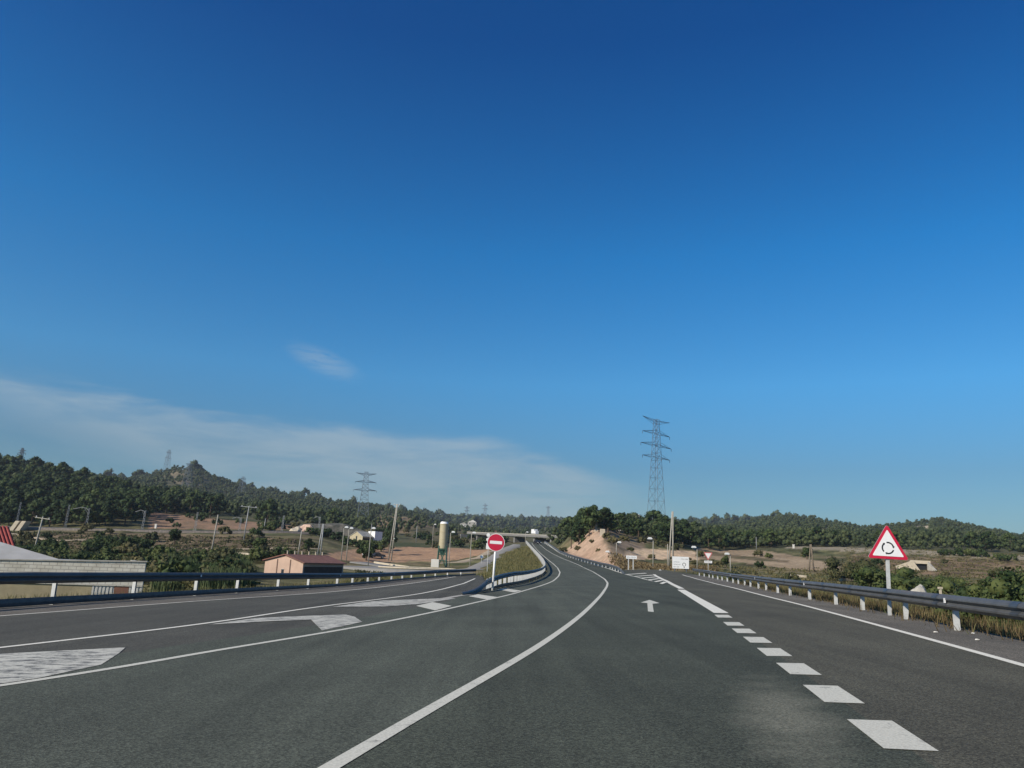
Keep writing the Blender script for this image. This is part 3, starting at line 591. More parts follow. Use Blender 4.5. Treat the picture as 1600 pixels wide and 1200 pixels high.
# roundabout: ring of asphalt with raised island
rc = ground(652, 140)
def ringmesh(name, c, r0, r1, z, mt, n=48):
    V = []; 
    for i in range(n):
        a = 2 * math.pi * i / n; V += [(c[0] + r0 * math.cos(a), c[1] + r0 * math.sin(a), c[2] + z), (c[0] + r1 * math.cos(a), c[1] + r1 * math.sin(a), c[2] + z), (c[0] + (r1 + 1.2) * math.cos(a), c[1] + (r1 + 1.2) * math.sin(a), c[2] + z - 1.1)]
    Fc = []
    for i in range(n):
        j = (i + 1) % n; Fc += [(3 * i, 3 * i + 1, 3 * j + 1, 3 * j), (3 * i + 1, 3 * i + 2, 3 * j + 2, 3 * j + 1)]
    o = link(name, mesh(name, V, Fc), mt); return o
o = ringmesh('roundabout_road', rc, 7, 14, .35, MT['lane']); o['kind'] = 'structure'
o = ringmesh('roundabout_island', rc, 0, 6.9, .55, mat('dry_turf', (.16, .15, .07), .95, noise=.8, amt=.4)); o['kind'] = 'structure'
m = MB()
for i in range(40):
    a = 2 * math.pi * i / 40; a2 = 2 * math.pi * (i + 1) / 40
    m.bar((rc[0] + 7 * math.cos(a), rc[1] + 7 * math.sin(a), rc[2] + .5), (rc[0] + 7 * math.cos(a2), rc[1] + 7 * math.sin(a2), rc[2] + .5), .16, n=4)
o = m.build('roundabout_kerb', MT['concrete_pale']); o['kind'] = 'structure'

# ------------------------------------------------------------------ guardrails
WPROF = [(0, .0), (.022, .03), (.075, .065), (.082, .10), (.03, .14), (.015, .155), (.03, .17), (.082, .21), (.078, .235), (.05, .275), (.0, .305), (-.02, .31)]
def swept(q3, nrm, prof, z0, thick=.006):      # q3 points, nrm unit vectors toward the road
    V = []; n = len(prof)
    for p, nn, z in zip(q3, nrm, z0):
        for (a, h) in prof: V.append(p + nn * a + np.array([0, 0, z[0] + h * z[1]]))
        for (a, h) in prof: V.append(p + nn * (a - thick) + np.array([0, 0, z[0] + h * z[1]]))
    V = np.array(V); k = 2 * n; Fc = []
    for i in range(len(q3) - 1):
        for j in range(n - 1):
            Fc.append((i * k + j, i * k + j + 1, (i + 1) * k + j + 1, (i + 1) * k + j))
            Fc.append((i * k + n + j + 1, i * k + n + j, (i + 1) * k + n + j, (i + 1) * k + n + j + 1))
        Fc.append((i * k + n - 1, i * k + 2 * n - 1, (i + 1) * k + 2 * n - 1, (i + 1) * k + n - 1))
        Fc.append((i * k + n, i * k, (i + 1) * k, (i + 1) * k + n))
    return V, Fc
def guardrail(line, side, tops, spacing, label, lower=False, beamh=.31, startposts=0, reflect=False, endflat=None, post_w=.11, lowmat='galv_dull', pm='post', maxZ=1e9):
    """line: (X,Z) feet; side +1: beam faces right (+X side), -1: left. tops: (Z, height of beam's top)."""
    q = dens(line, .7); d = np.gradient(q, axis=0); d /= np.hypot(d[:, 0], d[:, 1])[:, None]
    nrm2 = np.stack([d[:, 1], -d[:, 0]], 1) * side
    p3 = S(q[:, 0], q[:, 1]); n3 = S((q + nrm2 * .1)[:, 0], (q + nrm2 * .1)[:, 1]) - p3; n3 /= np.linalg.norm(n3, axis=1)[:, None]
    arc = np.r_[0, np.cumsum(np.linalg.norm(np.diff(p3, axis=0), axis=1))]
    T = tops(q, arc)                                  # array (n) height of top edge
    sc_ = beamh(q, arc) if callable(beamh) else np.full(len(q), beamh)
    root = empty('guardrail', p3[len(p3) // 2], label, 'guardrail', 'roadside guardrails')
    inv = Matrix.Translation(-root.location)
    def child(o): o.parent = root; o.matrix_parent_inverse = inv; return o
    V, Fc = swept(p3 + n3 * .10, n3, WPROF, np.stack([T - sc_, sc_ / .31], 1)); child(link('beam', mesh('beam', V, Fc), MT['beam'], None, False))
    if lower:
        flatp = [(0, 0), (.02, .02), (.03, .12), (.02, .24), (0, .26)]
        lo = lower(q, arc); V, Fc = swept(p3 + n3 * .12, n3, flatp, np.stack([np.full(len(q), .02), lo / .26], 1)); child(link('lower_beam', mesh('lower_beam', V, Fc), MT[lowmat]))
    if beamh == .31 and not callable(beamh):       # lapped joints
        a0 = startposts + .3
        while a0 < min(arc[-1] - 1, 70):
            tt = np.linspace(a0, a0 + .32, 2); ii = np.stack([np.interp(tt, arc, (p3 + n3 * .108)[:, c]) for c in range(3)], 1); nn_ = np.stack([np.interp(tt, arc, n3[:, c]) for c in range(3)], 1)
            V, Fc = swept(ii, nn_, WPROF, np.stack([np.interp(tt, arc, T) - .31, np.ones(2)], 1)); child(link('joint_plate', mesh('joint_plate', V, Fc), MT['galv_dull']))
            a0 += 4.0
    s = startposts; cache = {}
    while s < arc[-1]:
        i = int(np.interp(s, arc, np.arange(len(arc)))); hh = T[i] - .02
        if hh > .25:
            m = MB(); t_ = post_w / 2; m.box(-.035, .035, -t_, t_, -.9, hh - .0)     # C section: web and two flanges
            m.v = [v for v in m.v]
            m2 = MB(); m2.box(-.04, .04, -t_, -t_ + .008, -.6, hh - .03); m2.box(-.04, -.032, -t_ + .008, t_, -.6, hh - .03); m2.box(.032, .04, -t_ + .008, t_, -.6, hh - .03)
            m2.box(-.03, .03, t_ - .002, .13, hh - .26, hh - .08)
            key = round(hh, 2)
            if key not in cache: cache[key] = m2.me('post')
            o = link('post', cache[key], MT[pm]); o.location = p3[i] - n3[i] * .03
            o.rotation_euler = (random.uniform(-.012, .012), random.uniform(-.015, .015), math.atan2(n3[i][1], n3[i][0]) - math.pi / 2)
            child(o)
            if reflect and int(round(s / spacing)) % 4 == 1:
                r = MB(); r.box(-.05, .05, 0, .012, -.04, .06); o = r.build('reflector', MT['white'])
                o.location = p3[i] + n3[i] * .17 + np.array([0, 0, T[i] - sc_[i] * .42]); o.rotation_euler = (0, 0, math.atan2(n3[i][1], n3[i][0]) - math.pi / 2); child(o)
        s += spacing
    return root
guardrail(rail_R, -1, lambda q, a: np.full(len(q), .74), 4.0, 'long steel guardrail on the right shoulder of the exit lane, under the triangle sign', startposts=2.05, reflect=True)
guardrail(rail_L, 1, lambda q, a: np.interp(q[:, 1], [20, 26, 32, 45, 50, 69, 92], [1.16, 1.14, 1.08, .94, .88, .76, .72]), 4.0,
          'double-beam guardrail along the far side of the left slip road', lower=lambda q, a: np.interp(q[:, 1], [20, 45, 80], [.29, .2, .16]),
          beamh=lambda q, a: np.interp(q[:, 1], [20, 26, 45, 92], [.40, .38, .36, .31]), startposts=1.4, post_w=.15, reflect=True)
guardrail(rail_M, 1, lambda q, a: np.interp(a, [0, 2, 6, 14, 20, 30], [.14, .22, .62, .86, .95, .92]), 2.0,
          'curving guardrail with sunken end on the island nose below the red round sign', lower=lambda q, a: np.interp(a, [0, 8, 14], [.05, .12, .22]), startposts=8, lowmat='black', post_w=.2)
guardrail(rail_F, -1, lambda q, a: np.interp(a, [0, 8, 12], [.15, .7, .75]), 4.0, 'far guardrail between the main road and the pink earth cutting', startposts=6)

# ------------------------------------------------------------------ traffic signs
def facing(root, yaw=0): root.rotation_euler = (0, 0, yaw)
def arcband(m, cx, cz, r0, r1, a0, a1, y0, y1, n=10):
    V = []; 
    for y in (y0, y1):
        for r in (r0, r1):
            for i in range(n + 1):
                a = a0 + (a1 - a0) * i / n; V.append((cx + r * math.cos(a), y, cz + r * math.sin(a)))
    k = n + 1; Fc = []
    for i in range(n):
        Fc += [(i, i + 1, k + i + 1, k + i), (2 * k + i, 3 * k + i, 3 * k + i + 1, 2 * k + i + 1), (k + i, k + i + 1, 3 * k + i + 1, 3 * k + i), (i + 1, i, 2 * k + i, 2 * k + i + 1)]
    Fc += [(0, k, 3 * k, 2 * k), (n, 2 * k + n, 3 * k + n, k + n)]
    m.add(V, Fc)
def disc(m, cx, cz, r, y0, y1, n=40): arcpts = [(cx + r * math.cos(2 * math.pi * i / n), cz + r * math.sin(2 * math.pi * i / n)) for i in range(n)]; m.prism(arcpts, y0, y1)
def rtri(s, rad, up=True):             # rounded triangle outline, centred on its centroid
    R = s / math.sqrt(3); pts = []
    for k in range(3):
        a = math.pi / 2 + k * 2 * math.pi / 3; c = ((R - 2 * rad) * math.cos(a), (R - 2 * rad) * math.sin(a))
        for i in range(7):
            b_ = a - math.pi / 3 + i * math.pi / 9; pts.append((c[0] + rad * math.cos(b_), c[1] + rad * math.sin(b_)))
    return pts if up else [(-x, -z) for x, z in pts][::-1] if False else [(x, -z) for x, z in pts][::-1]
# no entry
b0 = S(np.array((769.5 - 800) / F * 43.0), np.array(43.0)); cz = height_to(b0, 847.5)
rt_ = empty('no_entry_sign', b0, 'round red no entry sign with white bar on a white post at the island nose', 'road sign')
m = MB(); m.bar((0, .05, -.5), (0, .05, cz + .3), .06, n=12); m.build('post', MT['white'], rt_, True)
m = MB(); disc(m, 0, cz, .495, -.03, .0); m.build('rim', MT['white'], rt_)
m = MB(); disc(m, 0, cz, .465, -.036, -.031); m.build('face', MT['red'], rt_)
m = MB(); m.box(-.345, .345, -.042, -.037, cz - .085, cz + .085); m.build('bar', MT['white'], rt_)
rt_.rotation_euler = (0, math.radians(1.5), math.radians(3))
# roundabout-ahead warning
b0 = S(np.array((1391.5 - 800) / F * 21.4), np.array(21.4), -.02); cz = height_to(b0, 855.0)
ws = empty('roundabout_warning_sign', b0, 'white triangle with red border and black ring of arrows by the right guardrail', 'road sign')
m = MB(); m.box(-.045, .045, .015, .075, -.5, cz + .42); o = m.build('post', MT['post'], ws)
def tri_at(s, rad, y0, y1, nm, mt_): m = MB(); m.prism([(x, z + cz) for x, z in rtri(s, rad)], y0, y1); return m.build(nm, mt_, ws)
tri_at(1.13, .045, -.012, .012, 'back_plate', MT['signback']); tri_at(1.12, .045, -.02, -.013, 'border', MT['red'])
tri_at(.86, .02, -.026, -.021, 'face', MT['white'])
for k in range(3):
    m = MB(); a0 = math.radians(100 + 120 * k); arcband(m, 0, cz - .02, .135, .172, a0 - math.radians(88), a0 + math.radians(2), -.031, -.027)
    a = a0 - math.radians(90); c = (.153 * math.cos(a), cz - .02 + .153 * math.sin(a)); tx, tz = (math.sin(a), -math.cos(a)); nx_, nz_ = math.cos(a), math.sin(a)
    m.prism([(c[0] + tx * .03 , c[1] + tz * .03), (c[0] - tx * .02 - nx_ * .036, c[1] - tz * .02 - nz_ * .036), (c[0] - tx * .02 + nx_ * .036, c[1] - tz * .02 + nz_ * .036)], -.031, -.027)
    m.build('arrow', MT['black'], ws)
for z in (cz - .2, cz + .12):
    m = MB(); m.box(-.16, .16, .013, .03, z - .02, z + .02); m.build('bracket', MT['galv'], ws)
ws.rotation_euler = (0, math.radians(1.2), math.radians(-6))
# direction board before the gore
def px(n_, Z): return n_ * Z / F
b0 = ground(1063.5, 116); h1 = height_to(b0, 888.5); h2 = height_to(b0, 869.8); hw = 13 * 116 / F
ib = empty('direction_board', b0, 'white direction board with black lettering and roundabout ring beside the gore', 'road sign')
m = MB(); m.box(-hw, hw, -.05, 0, h1, h2); m.build('panel', MT['white'], ib)
for s in (-1, 1):
    m = MB(); m.box(s * hw * .7 - .06, s * hw * .7 + .06, .001, .12, -.4, h2); m.build('post', MT['galv'], ib)
m = MB(); arcband(m, hw * .42, h1 + .62, .20, .27, math.radians(-60), math.radians(250), -.056, -.051, 16); m.box(hw * .42 - .05, hw * .42 + .05, -.056, -.051, h1 + .12, h1 + .36); m.build('roundabout_diagram', MT['black'], ib)
H = h2 - h1
def glyphs(par, x0, x1, z, hgt, y=-.051, seed=1, name='lettering'):      # far too small to read in the photograph: strokes of unreadable lettering
    r = random.Random(seed); m = MB(); x = x0
    while x < x1:
        w_ = r.uniform(.5, .8) * hgt; k = r.randint(0, 3); t_ = hgt * .18
        m.box(x, x + t_, y - .005, y, z, z + hgt)
        if k != 1: m.box(x + t_, x + w_, y - .005, y, z + hgt - t_, z + hgt)
        if k > 1: m.box(x + t_, x + w_, y - .005, y, z, z + t_)
        x += w_ + hgt * .3
    return m.build(name, MT['black'], par)
glyphs(ib, hw * .05, hw * .85, h2 - H * .24, .14, seed=2); glyphs(ib, -hw * .85, -hw * .1, h2 - H * .50, .13, seed=3); glyphs(ib, -hw * .85, -hw * .05, h2 - H * .70, .13, seed=4); glyphs(ib, -hw * .85, -hw * .2, h2 - H * .9, .13, seed=5)
# two-post board
b0 = ground(986.5, 118); h1 = height_to(b0, 873.2); h2 = height_to(b0, 868.2); hw = 8.4 * 118 / F
tb = empty('place_name_board', b0, 'low wide white board on two posts at the tip of the gore, seen small', 'road sign')
m = MB(); m.box(-hw, hw, -.04, 0, h1, h2); m.build('panel', MT['white'], tb); glyphs(tb, -hw * .8, hw * .8, h1 + (h2 - h1) * .3, .17, y=-.041, seed=8)
for x in (-.55, .33):
    m = MB(); m.box(x * hw - .07, x * hw + .07, .001, .1, -.4, h2); m.build('post', MT['post'], tb)
# give way
b0 = ground(1106.8, 122); cz = height_to(b0, 867.3)
gw = empty('give_way_sign', b0, 'pale inverted triangle give way sign with small plate below, behind the right guardrail end', 'road sign')
m = MB(); m.bar((0, .03, -.4), (0, .03, cz + .3), .05, n=8); m.build('post', MT['post'], gw, True)
m = MB(); m.prism([(x, z + cz) for x, z in rtri(1.42, .06, False)], -.03, 0); m.build('border', mat('faded_sign_red', (.55, .16, .16), .6), gw)
m = MB(); m.prism([(x, z + cz + .0) for x, z in rtri(1.0, .03, False)], -.036, -.031); m.build('face', MT['white'], gw)
z = height_to(b0, 879.8) ; m = MB(); m.box(-.62, .62, -.03, 0, z, z + .36); m.build('plate', MT['white'], gw); glyphs(gw, -.45, .45, z + .1, .16, y=-.031, seed=9)
# small things standing on posts
def disc_sign(x, Z, ytop, r, label, n_mat='white', group=None):
    b0 = ground(x, Z); h = height_to(b0, ytop) ; rt = empty('round_sign', b0, label, 'road sign', group)
    m = MB(); m.bar((0, .03, -.3), (0, .03, h), .04, n=6); m.build('post', MT['post'], rt)
    m = MB(); disc(m, 0, h - r, r, -.03, 0, 20); m.build('plate', MT[n_mat], rt); return rt
disc_sign(1031.6, 112, 890, .24, 'small low white disc on the verge between lamp post and direction board')
disc_sign(752, 170, 867.5, .36, 'small round sign beside the access road right of the silo')
b0 = ground(761, 120); sg = empty('sign_cluster', b0, 'post with several small white plates, half hidden behind the red no entry sign', 'road sign')
h = height_to(b0, 833); m = MB(); m.bar((0, .05, -.3), (0, .05, h), .05, n=6); m.build('post', MT['post'], sg)
for yy, r_ in ((836, .28), (843, .28)):
    hh = height_to(b0, yy); m = MB(); disc(m, -.1, hh, r_, -.03, 0, 18); m.build('disc', MT['white'], sg)
hh = height_to(b0, 858); m = MB(); m.box(-.35, .5, -.03, 0, hh, hh + .9); m.build('plate', MT['white'], sg)

# ------------------------------------------------------------------ lamps, poles, masts
def lamp(x, Z, ytop, label, arm=1, armlen=.55, yb=None):
    b0 = ground(x, Z); h = height_to(b0, ytop)
    rt = empty('street_lamp', b0, label, 'street lamp', 'street lamps round the junction')
    m = MB(); m.bar((0, 0, -.3), (0, 0, h * .98), .10, .055, n=8); m.build('column', MT['pale_pole'], rt, True)
    m = MB(); m.bar((0, 0, h * .97), (arm * armlen * .6, 0, h), .045, n=6); m.build('arm', MT['pale_pole'], rt)
    m = MB(); x0, x1 = sorted((arm * armlen * .35, arm * (armlen * .35 + .72))); m.box(x0, x1, -.28, .28, h - .08, h + .14); m.box(x0 + .12, x1 - .12, -.18, .18, h + .14, h + .24)
    m.build('lamp_head', mat('lamp_head', (.62, .63, .62), .5) if 'lamp_head' not in bpy.data.materials else bpy.data.materials['lamp_head'], rt)
    m = MB(); m.box(x0 + .1, x1 - .1, -.2, .2, h - .14, h - .085); m.build('lens', MT['white'], rt)
    return rt
for a in [(533, 158, 824, 'first of two street lamps standing close together right of the pink farmhouse', 1), (541, 160, 825.5, 'second of two close street lamps, just left of the round tree', 1),
          (575, 152, 825.5, 'street lamp in front of the round tree beside the parked cars', 1), (701, 165, 831.5, 'street lamp just right of the cream silo', 1),
          (734, 158, 832.5, 'street lamp between the silo and the red no entry sign', 1), (675, 260, 819.5, 'distant street lamp left of the silo top', 1),
          (963, 150, 847.5, 'street lamp at the foot of the pink cutting, left of the two-post board', 1), (953.5, 150, 862.5, 'short lamp post nearest the pink earth cutting', -1),
          (1020.5, 128, 842, 'street lamp behind the gore stripes, right of the two-post board', -1), (1089.5, 132, 855.5, 'short street lamp between direction board and give way sign', -1),
          (1141.5, 132, 866, 'thin lamp post behind the right guardrail, right of the give way sign', -1), (820.5, 262, 831.5, 'street lamp by the far bend of the main road', 1)]:
    lamp(*a)
def pole(x, Z, ytop, label, kind='wood', cross=0, r=.13, lean=0, pair=0, group='utility poles in the valley', crossw=1.2, insul=True):
    b0 = ground(x, Z); h = height_to(b0, ytop); rt = empty('utility_pole', b0, label, 'utility pole', group)
    m = MB()
    if pair:
        m.bar((-pair / 2, 0, -.4), (0, 0, h), r, r * .7, n=8); m2 = MB(); m2.bar((pair / 2, 0, -.4), (.16, 0, h), r, r * .7, n=8)
        m.build('shaft', MT[kind], rt, True); m2.build('shaft', MT[kind], rt, True)
        for f_ in (.35, .7): k_ = MB(); k_.box(-pair / 2 * (1 - f_), pair / 2 * (1 - f_) + .1, -.05, .05, h * f_, h * f_ + .1); k_.build('brace', MT[kind], rt)
    else: m.bar((0, 0, -.4), (0, 0, h), r, r * .65, n=8); m.build('shaft', MT[kind], rt, True)
    for c in range(cross):
        z = h - .15 - c * .8; k_ = MB(); k_.box(-crossw, crossw, -.07, .07, z - .06, z + .06); k_.build('crossarm', MT[kind], rt)
        if insul:
            for s in (-.85, 0, .85):
                i_ = MB(); i_.ring((s * crossw, 0, z + .06), .06, .22, 8); i_.build('insulator', MT['white'], rt)
    rt.rotation_euler = (0, math.radians(lean), random.uniform(-.2, .2)); return rt
pole(51, 130, 808, 'leaning pale pole with T crossarm above the white block building', 'pale_pole', 1, .16, 5.5, crossw=1.5)
pole(329, 140, 804, 'pale leaning pole rising from the shrubs right of the lone round tree', 'pale_pole', 0, .15, 3)
pole(380, 182, 791, 'tall grey pole with wide T crossarm near the railway', 'mast', 1, .16, 2.5, crossw=2.0)
pole(465, 150, 828, 'slim pole just behind the pink farmhouse roof', 'pale_pole', 0, .13, 3)
pole(498, 158, 818.5, 'thicker double pole behind the right end of the farmhouse', 'mast', 0, .15, 2, pair=.7)
pole(609, 190, 787.5, 'tall concrete A-shaped pole standing in the brown field', 'pale_pole', 1, .17, 3, pair=.75, crossw=.8)
pole(1048.3, 140, 799, 'tall pale A-shaped pole behind the direction board', 'pale_pole', 0, .15, 1.5, pair=.75)
pole(1043.3, 138, 850, 'short post left of the tall A-shaped pole', 'pale_pole', 0, .1)
pole(1268, 150, 850.5, 'weathered twin post standing in the pale cut slope on the right', 'wood', 0, .16, 0, pair=.9)
pole(1182, 270, 839, 'small grey pole in front of the dark pines on the right', 'mast', 0, .14)
pole(1075, 262, 836, 'leaning pale stick-like pole at the foot of the pines', 'pale_pole', 0, .14, -5)
pole(577, 225, 818.5, 'grey pole beside the small stone house', 'mast', 0, .13, 1)
pole(412, 235, 810, 'short grey pole beyond the railway on the terraces', 'mast', 0, .13, 2)
pole(650, 300, 822, 'faint pole on the scrubby slope left of the silo', 'mast', 0, .14)
def mast(x, Z, ytop, label, arm=0, army=None):
    b0 = ground(x, Z); h = height_to(b0, ytop); rt = empty('railway_mast', b0, label, 'railway mast', 'railway catenary masts')
    m = MB(); w_ = .28
    for s in (-1, 1): m.bar((s * w_, 0, -.3), (s * w_ * .55, 0, h), .06, n=4)
    nseg = 9
    for i in range(nseg):
        z0 = h * i / nseg; z1 = h * (i + 1) / nseg; s = 1 if i % 2 else -1
        m.bar((s * w_ * (1 - .45 * i / nseg), 0, z0), (-s * w_ * (1 - .45 * (i + 1) / nseg), 0, z1), .05, n=4)
    m.build('lattice', MT['mast'], rt)
    if arm:
        m = MB(); pts = [(0, h * .86), (arm * .18, h * .97), (arm * .5, h * 1.0), (arm * .8, h * .93), (arm, h * .90)]
        for a, b_ in zip(pts[:-1], pts[1:]): m.bar((a[0], 0, a[1]), (b_[0], 0, b_[1]), .07, n=4)
        m.bar((0, 0, h * .72), (arm * .3, 0, h * .95), .04, n=4); m.build('arm', MT['mast'], rt)
    m = MB(); m.box(-.5, .5, -.5, .5, -.2, .35); m.build('footing', MT['concrete_pale'], rt)
    rt.rotation_euler = (0, math.radians(2), 0); return rt
for a in [(24, 218, 785, 'lattice mast beside the two white slabs at the far left of the railway', 0), (101, 220, 788, 'lattice mast left of the arched arm, in front of dark pines', 0),
          (133, 212, 793.5, 'lattice mast carrying a long arched arm to the left', -4.4), (221.5, 214, 797.5, 'lattice mast with short arm at the right end of the dark wood', -2.8),
          (204.5, 300, 777, 'white upper mast among the pines on the slope', 0), (304, 222, 800, 'plain mast on the railway above the lone round tree', 0),
          (373.5, 224, 808.5, 'mast with bent arm left of the tall T pole', -2.6), (440, 230, 805.5, 'mast on the railway right of the tall T pole', 0), (496.5, 236, 807.5, 'mast in front of the dark rock tunnel mouth', -2.0)]:
    mast(*a)
mast(931, 205, 814.5, 'grey mast with bent arm before the tallest pine on the cutting', -3.0)
def pylon(x, Z, ytop, label, w_=7, levels=(.985, .87, .73, .59), armw=6.5, rz=0, sr=.09, ybase=None, simple=False):
    b0 = ground(x, Z); h = height_to(b0, ytop); rt = empty('electricity_pylon', b0, label, 'pylon', 'electricity pylons on the skyline', rz=rz)
    def wd(t): return w_ / 2 * (1 - t) ** .8 * .92 + w_ * .075 if t < .56 else (w_ / 2 * (.44) ** .8 * .92 + w_ * .075) * (1 - (t - .56) * 1.15)
    ts = [0, .13, .25, .36, .46, .55, .62, .69, .76, .83, .90, .96, 1.0]
    if simple: ts = ts[::2]
    m = MB()
    for a, b_ in zip(ts[:-1], ts[1:]):
        wa, wb = wd(a), wd(b_); ca = [(-wa, -wa), (wa, -wa), (wa, wa), (-wa, wa)]; cb = [(-wb, -wb), (wb, -wb), (wb, wb), (-wb, wb)]
        for i in range(4):
            j = (i + 1) % 4
            m.bar((*ca[i], a * h), (*cb[i], b_ * h), sr * 1.5, n=4); m.bar((*ca[i], a * h), (*cb[j], b_ * h), sr * .75, n=3)
            m.bar((*ca[j], a * h), (*cb[i], b_ * h), sr * .75, n=3); m.bar((*cb[i], b_ * h), (*cb[j], b_ * h), sr * .8, n=3)
    m.build('lattice', MT['pylon'], rt)
    for k, lv in enumerate(levels):
        aw = armw * (1.12 if k == 2 else 1.0); z = lv * h; wc = wd(min(lv, .98)); m = MB()
        rise = h * .03; m.bar((-wc, 0, z), (wc, 0, z), sr, n=4); m.bar((-wc, -wc, z), (wc, wc, z), sr, n=4)
        for s in (-1, 1):
            for q_ in (-1, 1):
                m.bar((s * wc, q_ * wc, z), (s * aw, 0, z + (rise * .55 if k == 0 else 0)), sr * 1.2, n=4); m.bar((s * wc, q_ * wc, z + rise if k else z - rise), (s * aw, 0, z + (rise * .55 if k == 0 else 0)), sr, n=4)
            for f_ in (.35, .65): m.bar((s * (wc + (aw - wc) * f_), -wc * (1 - f_), z), (s * (wc + (aw - wc) * f_), wc * (1 - f_), z), sr * .7, n=3); m.bar((s * (wc + (aw - wc) * f_), 0, z), (s * (wc + (aw - wc) * (f_ - .2)), 0, z + rise * .7), sr * .7, n=3)
        m.build('crossarm', MT['pylon' if simple else 'pylon_dark'], rt)
        if k:
            for s in (-1, 1):
                i_ = MB(); i_.bar((s * aw, 0, z - .05), (s * aw, 0, z - 1.2), .10, .10, 6); i_.build('insulator', MT['galv_dull'], rt)
    return rt
pylon(1025.5, 330, 655.5, 'tall lattice pylon with four crossarms above the pine knoll', 5.6, armw=10.2, rz=math.radians(44), sr=.062, levels=(.985, .865, .755, .645))
pylon(566, 520, 737.5, 'grey pylon left of centre, rising from the wooded slope to the sky', 7.5, armw=7.0, rz=math.radians(10), sr=.085, levels=(.96, .80, .64))
pylon(291, 700, 724, 'faint pylon just right of the bare peak on the left', 7, armw=4.0, rz=math.radians(60), sr=.09, simple=True, levels=(.96, .80, .64))
pylon(259, 990, 703, 'very faint far pylon above the ridge left of the peak', 7, armw=4.5, rz=math.radians(60), sr=.10, simple=True, levels=(.9, .7))
pylon(377, 800, 745, 'faint pylon against the wooded slope right of the peak', 7, armw=4, rz=math.radians(60), sr=.09, simple=True, levels=(.9, .7))
pylon(28.5, 430, 700, 'tiny mast poking out of the trees at the far left', 2.5, armw=2.2, rz=0, sr=.09, simple=True, levels=(.9, .8))
pylon(728.5, 2300, 791, 'very faint pylon on the far ridge left of the red sign', 10, armw=9, rz=0, sr=.3, simple=True, levels=(.9, .7))
pylon(757, 2300, 787, 'faint pylon on the far ridge above the red sign', 10, armw=9, rz=0, sr=.3, simple=True, levels=(.9, .7))
pylon(856, 2300, 791, 'very faint pylon on the far ridge beyond the main road', 10, armw=9, rz=.4, sr=.22, simple=True, levels=(.93,))

# ------------------------------------------------------------------ buildings
def world_xy(x, Z, yref=880): p = P(x, yref, Z); return p[0], p[1]
# white block building behind the left guardrail, built in its own frame: u along the front, v away from us
def frame_from(pa, pb, zbase, name, label, cat):
    a = Vector((pa[0], pa[1], 0)); b_ = Vector((pb[0], pb[1], 0)); d = b_ - a; L = d.length
    o = empty(name, (a.x, a.y, zbase), label, cat, rz=math.atan2(d.y, d.x)); return o, L
def blockmat(name, col, mortar, bw=.55, bh=.25, off=0):
    m = bpy.data.materials.new(name); m.use_nodes = True; t = m.node_tree; b = t.nodes['Principled BSDF']; N = t.nodes.new; L = t.links.new
    tc = N('ShaderNodeTexCoord'); mp = N('ShaderNodeMapping'); mp.inputs['Rotation'].default_value = (math.radians(90), 0, 0); L(tc.outputs['Object'], mp.inputs[0])
    br = N('ShaderNodeTexBrick'); br.inputs['Scale'].default_value = 1; br.inputs['Brick Width'].default_value = bw; br.inputs['Row Height'].default_value = bh; br.inputs['Mortar Size'].default_value = .02
    br.inputs['Color1'].default_value = (*col, 1); br.inputs['Color2'].default_value = (*[c * .9 for c in col], 1); br.inputs['Mortar'].default_value = (*mortar, 1); L(mp.outputs[0], br.inputs[0])
    n = N('ShaderNodeTexNoise'); n.inputs['Scale'].default_value = 1.2; n.inputs['Detail'].default_value = 7; L(tc.outputs['Object'], n.inputs[0])
    r = N('ShaderNodeValToRGB'); r.color_ramp.elements[0].position = .3; r.color_ramp.elements[0].color = (.72, .7, .66, 1); r.color_ramp.elements[1].position = .65; L(n.outputs[0], r.inputs[0])
    mx = N('ShaderNodeMix'); mx.data_type = 'RGBA'; mx.blend_type = 'MULTIPLY'; mx.inputs[0].default_value = 1; L(br.outputs['Color'], mx.inputs[6]); L(r.outputs[0], mx.inputs[7]); L(mx.outputs[2], b.inputs['Base Color'])
    bp = N('ShaderNodeBump'); bp.inputs['Strength'].default_value = .5; bp.inputs['Distance'].default_value = .01; bp.invert = True; L(br.outputs['Fac'], bp.inputs['Height']); L(bp.outputs[0], b.inputs['Normal']); b.inputs['Roughness'].default_value = .9
    return m
MT['blocks'] = blockmat('white_blockwork', (.60, .58, .50), (.36, .34, .30), .42, .2)
MT['plaster'] = mat('tan_plaster', (.33, .28, .17), .9, noise=1.0, amt=.3)
MT['tile'] = mat('red_roof_tile', (.30, .05, .04), .8, noise=1.5, amt=.35)
MT['roofgrey'] = mat('grey_sheet_roof', (.34, .34, .33), .8, noise=.8, amt=.2)
MT['rust'] = mat('rusty_door', (.20, .085, .05), .75, noise=2, amt=.4)
Zw = 42.0
pa = P(-260, 875, 42.5); pb = P(228, 878, 46.5); ztop_ = P(228, 878.3, 46.5)[2]; ztl = P(0, 874.5, Zw)[2]
wb, L = frame_from(pa, pb, ztop_ - 4.2, 'block_building', 'long low white blockwork building with grey roof just behind the left guardrail', 'building')
hR = 4.2; hL = 4.2 + (P(-260, 871.5, 42.5)[2] - ztop_)
def gx(x_):                         # where the line of sight of photo column x_ meets the front
    p0 = P(x_, 920, 1.) - EYE; da = np.array([pb[0] - pa[0], pb[1] - pa[1]]); da /= np.hypot(*da)
    A_ = np.array([[p0[0], -da[0]], [p0[1], -da[1]]]); return np.linalg.solve(A_, np.array([pa[0], pa[1]]))[1]
u1, u2, u3, u4 = gx(143), gx(178), gx(201), gx(222)
m = MB(); m.prism([(0, 2.75), (L, 2.75), (L, hR), (0, hL)], 0, .25); m.build('wall', MT['blocks'], wb)
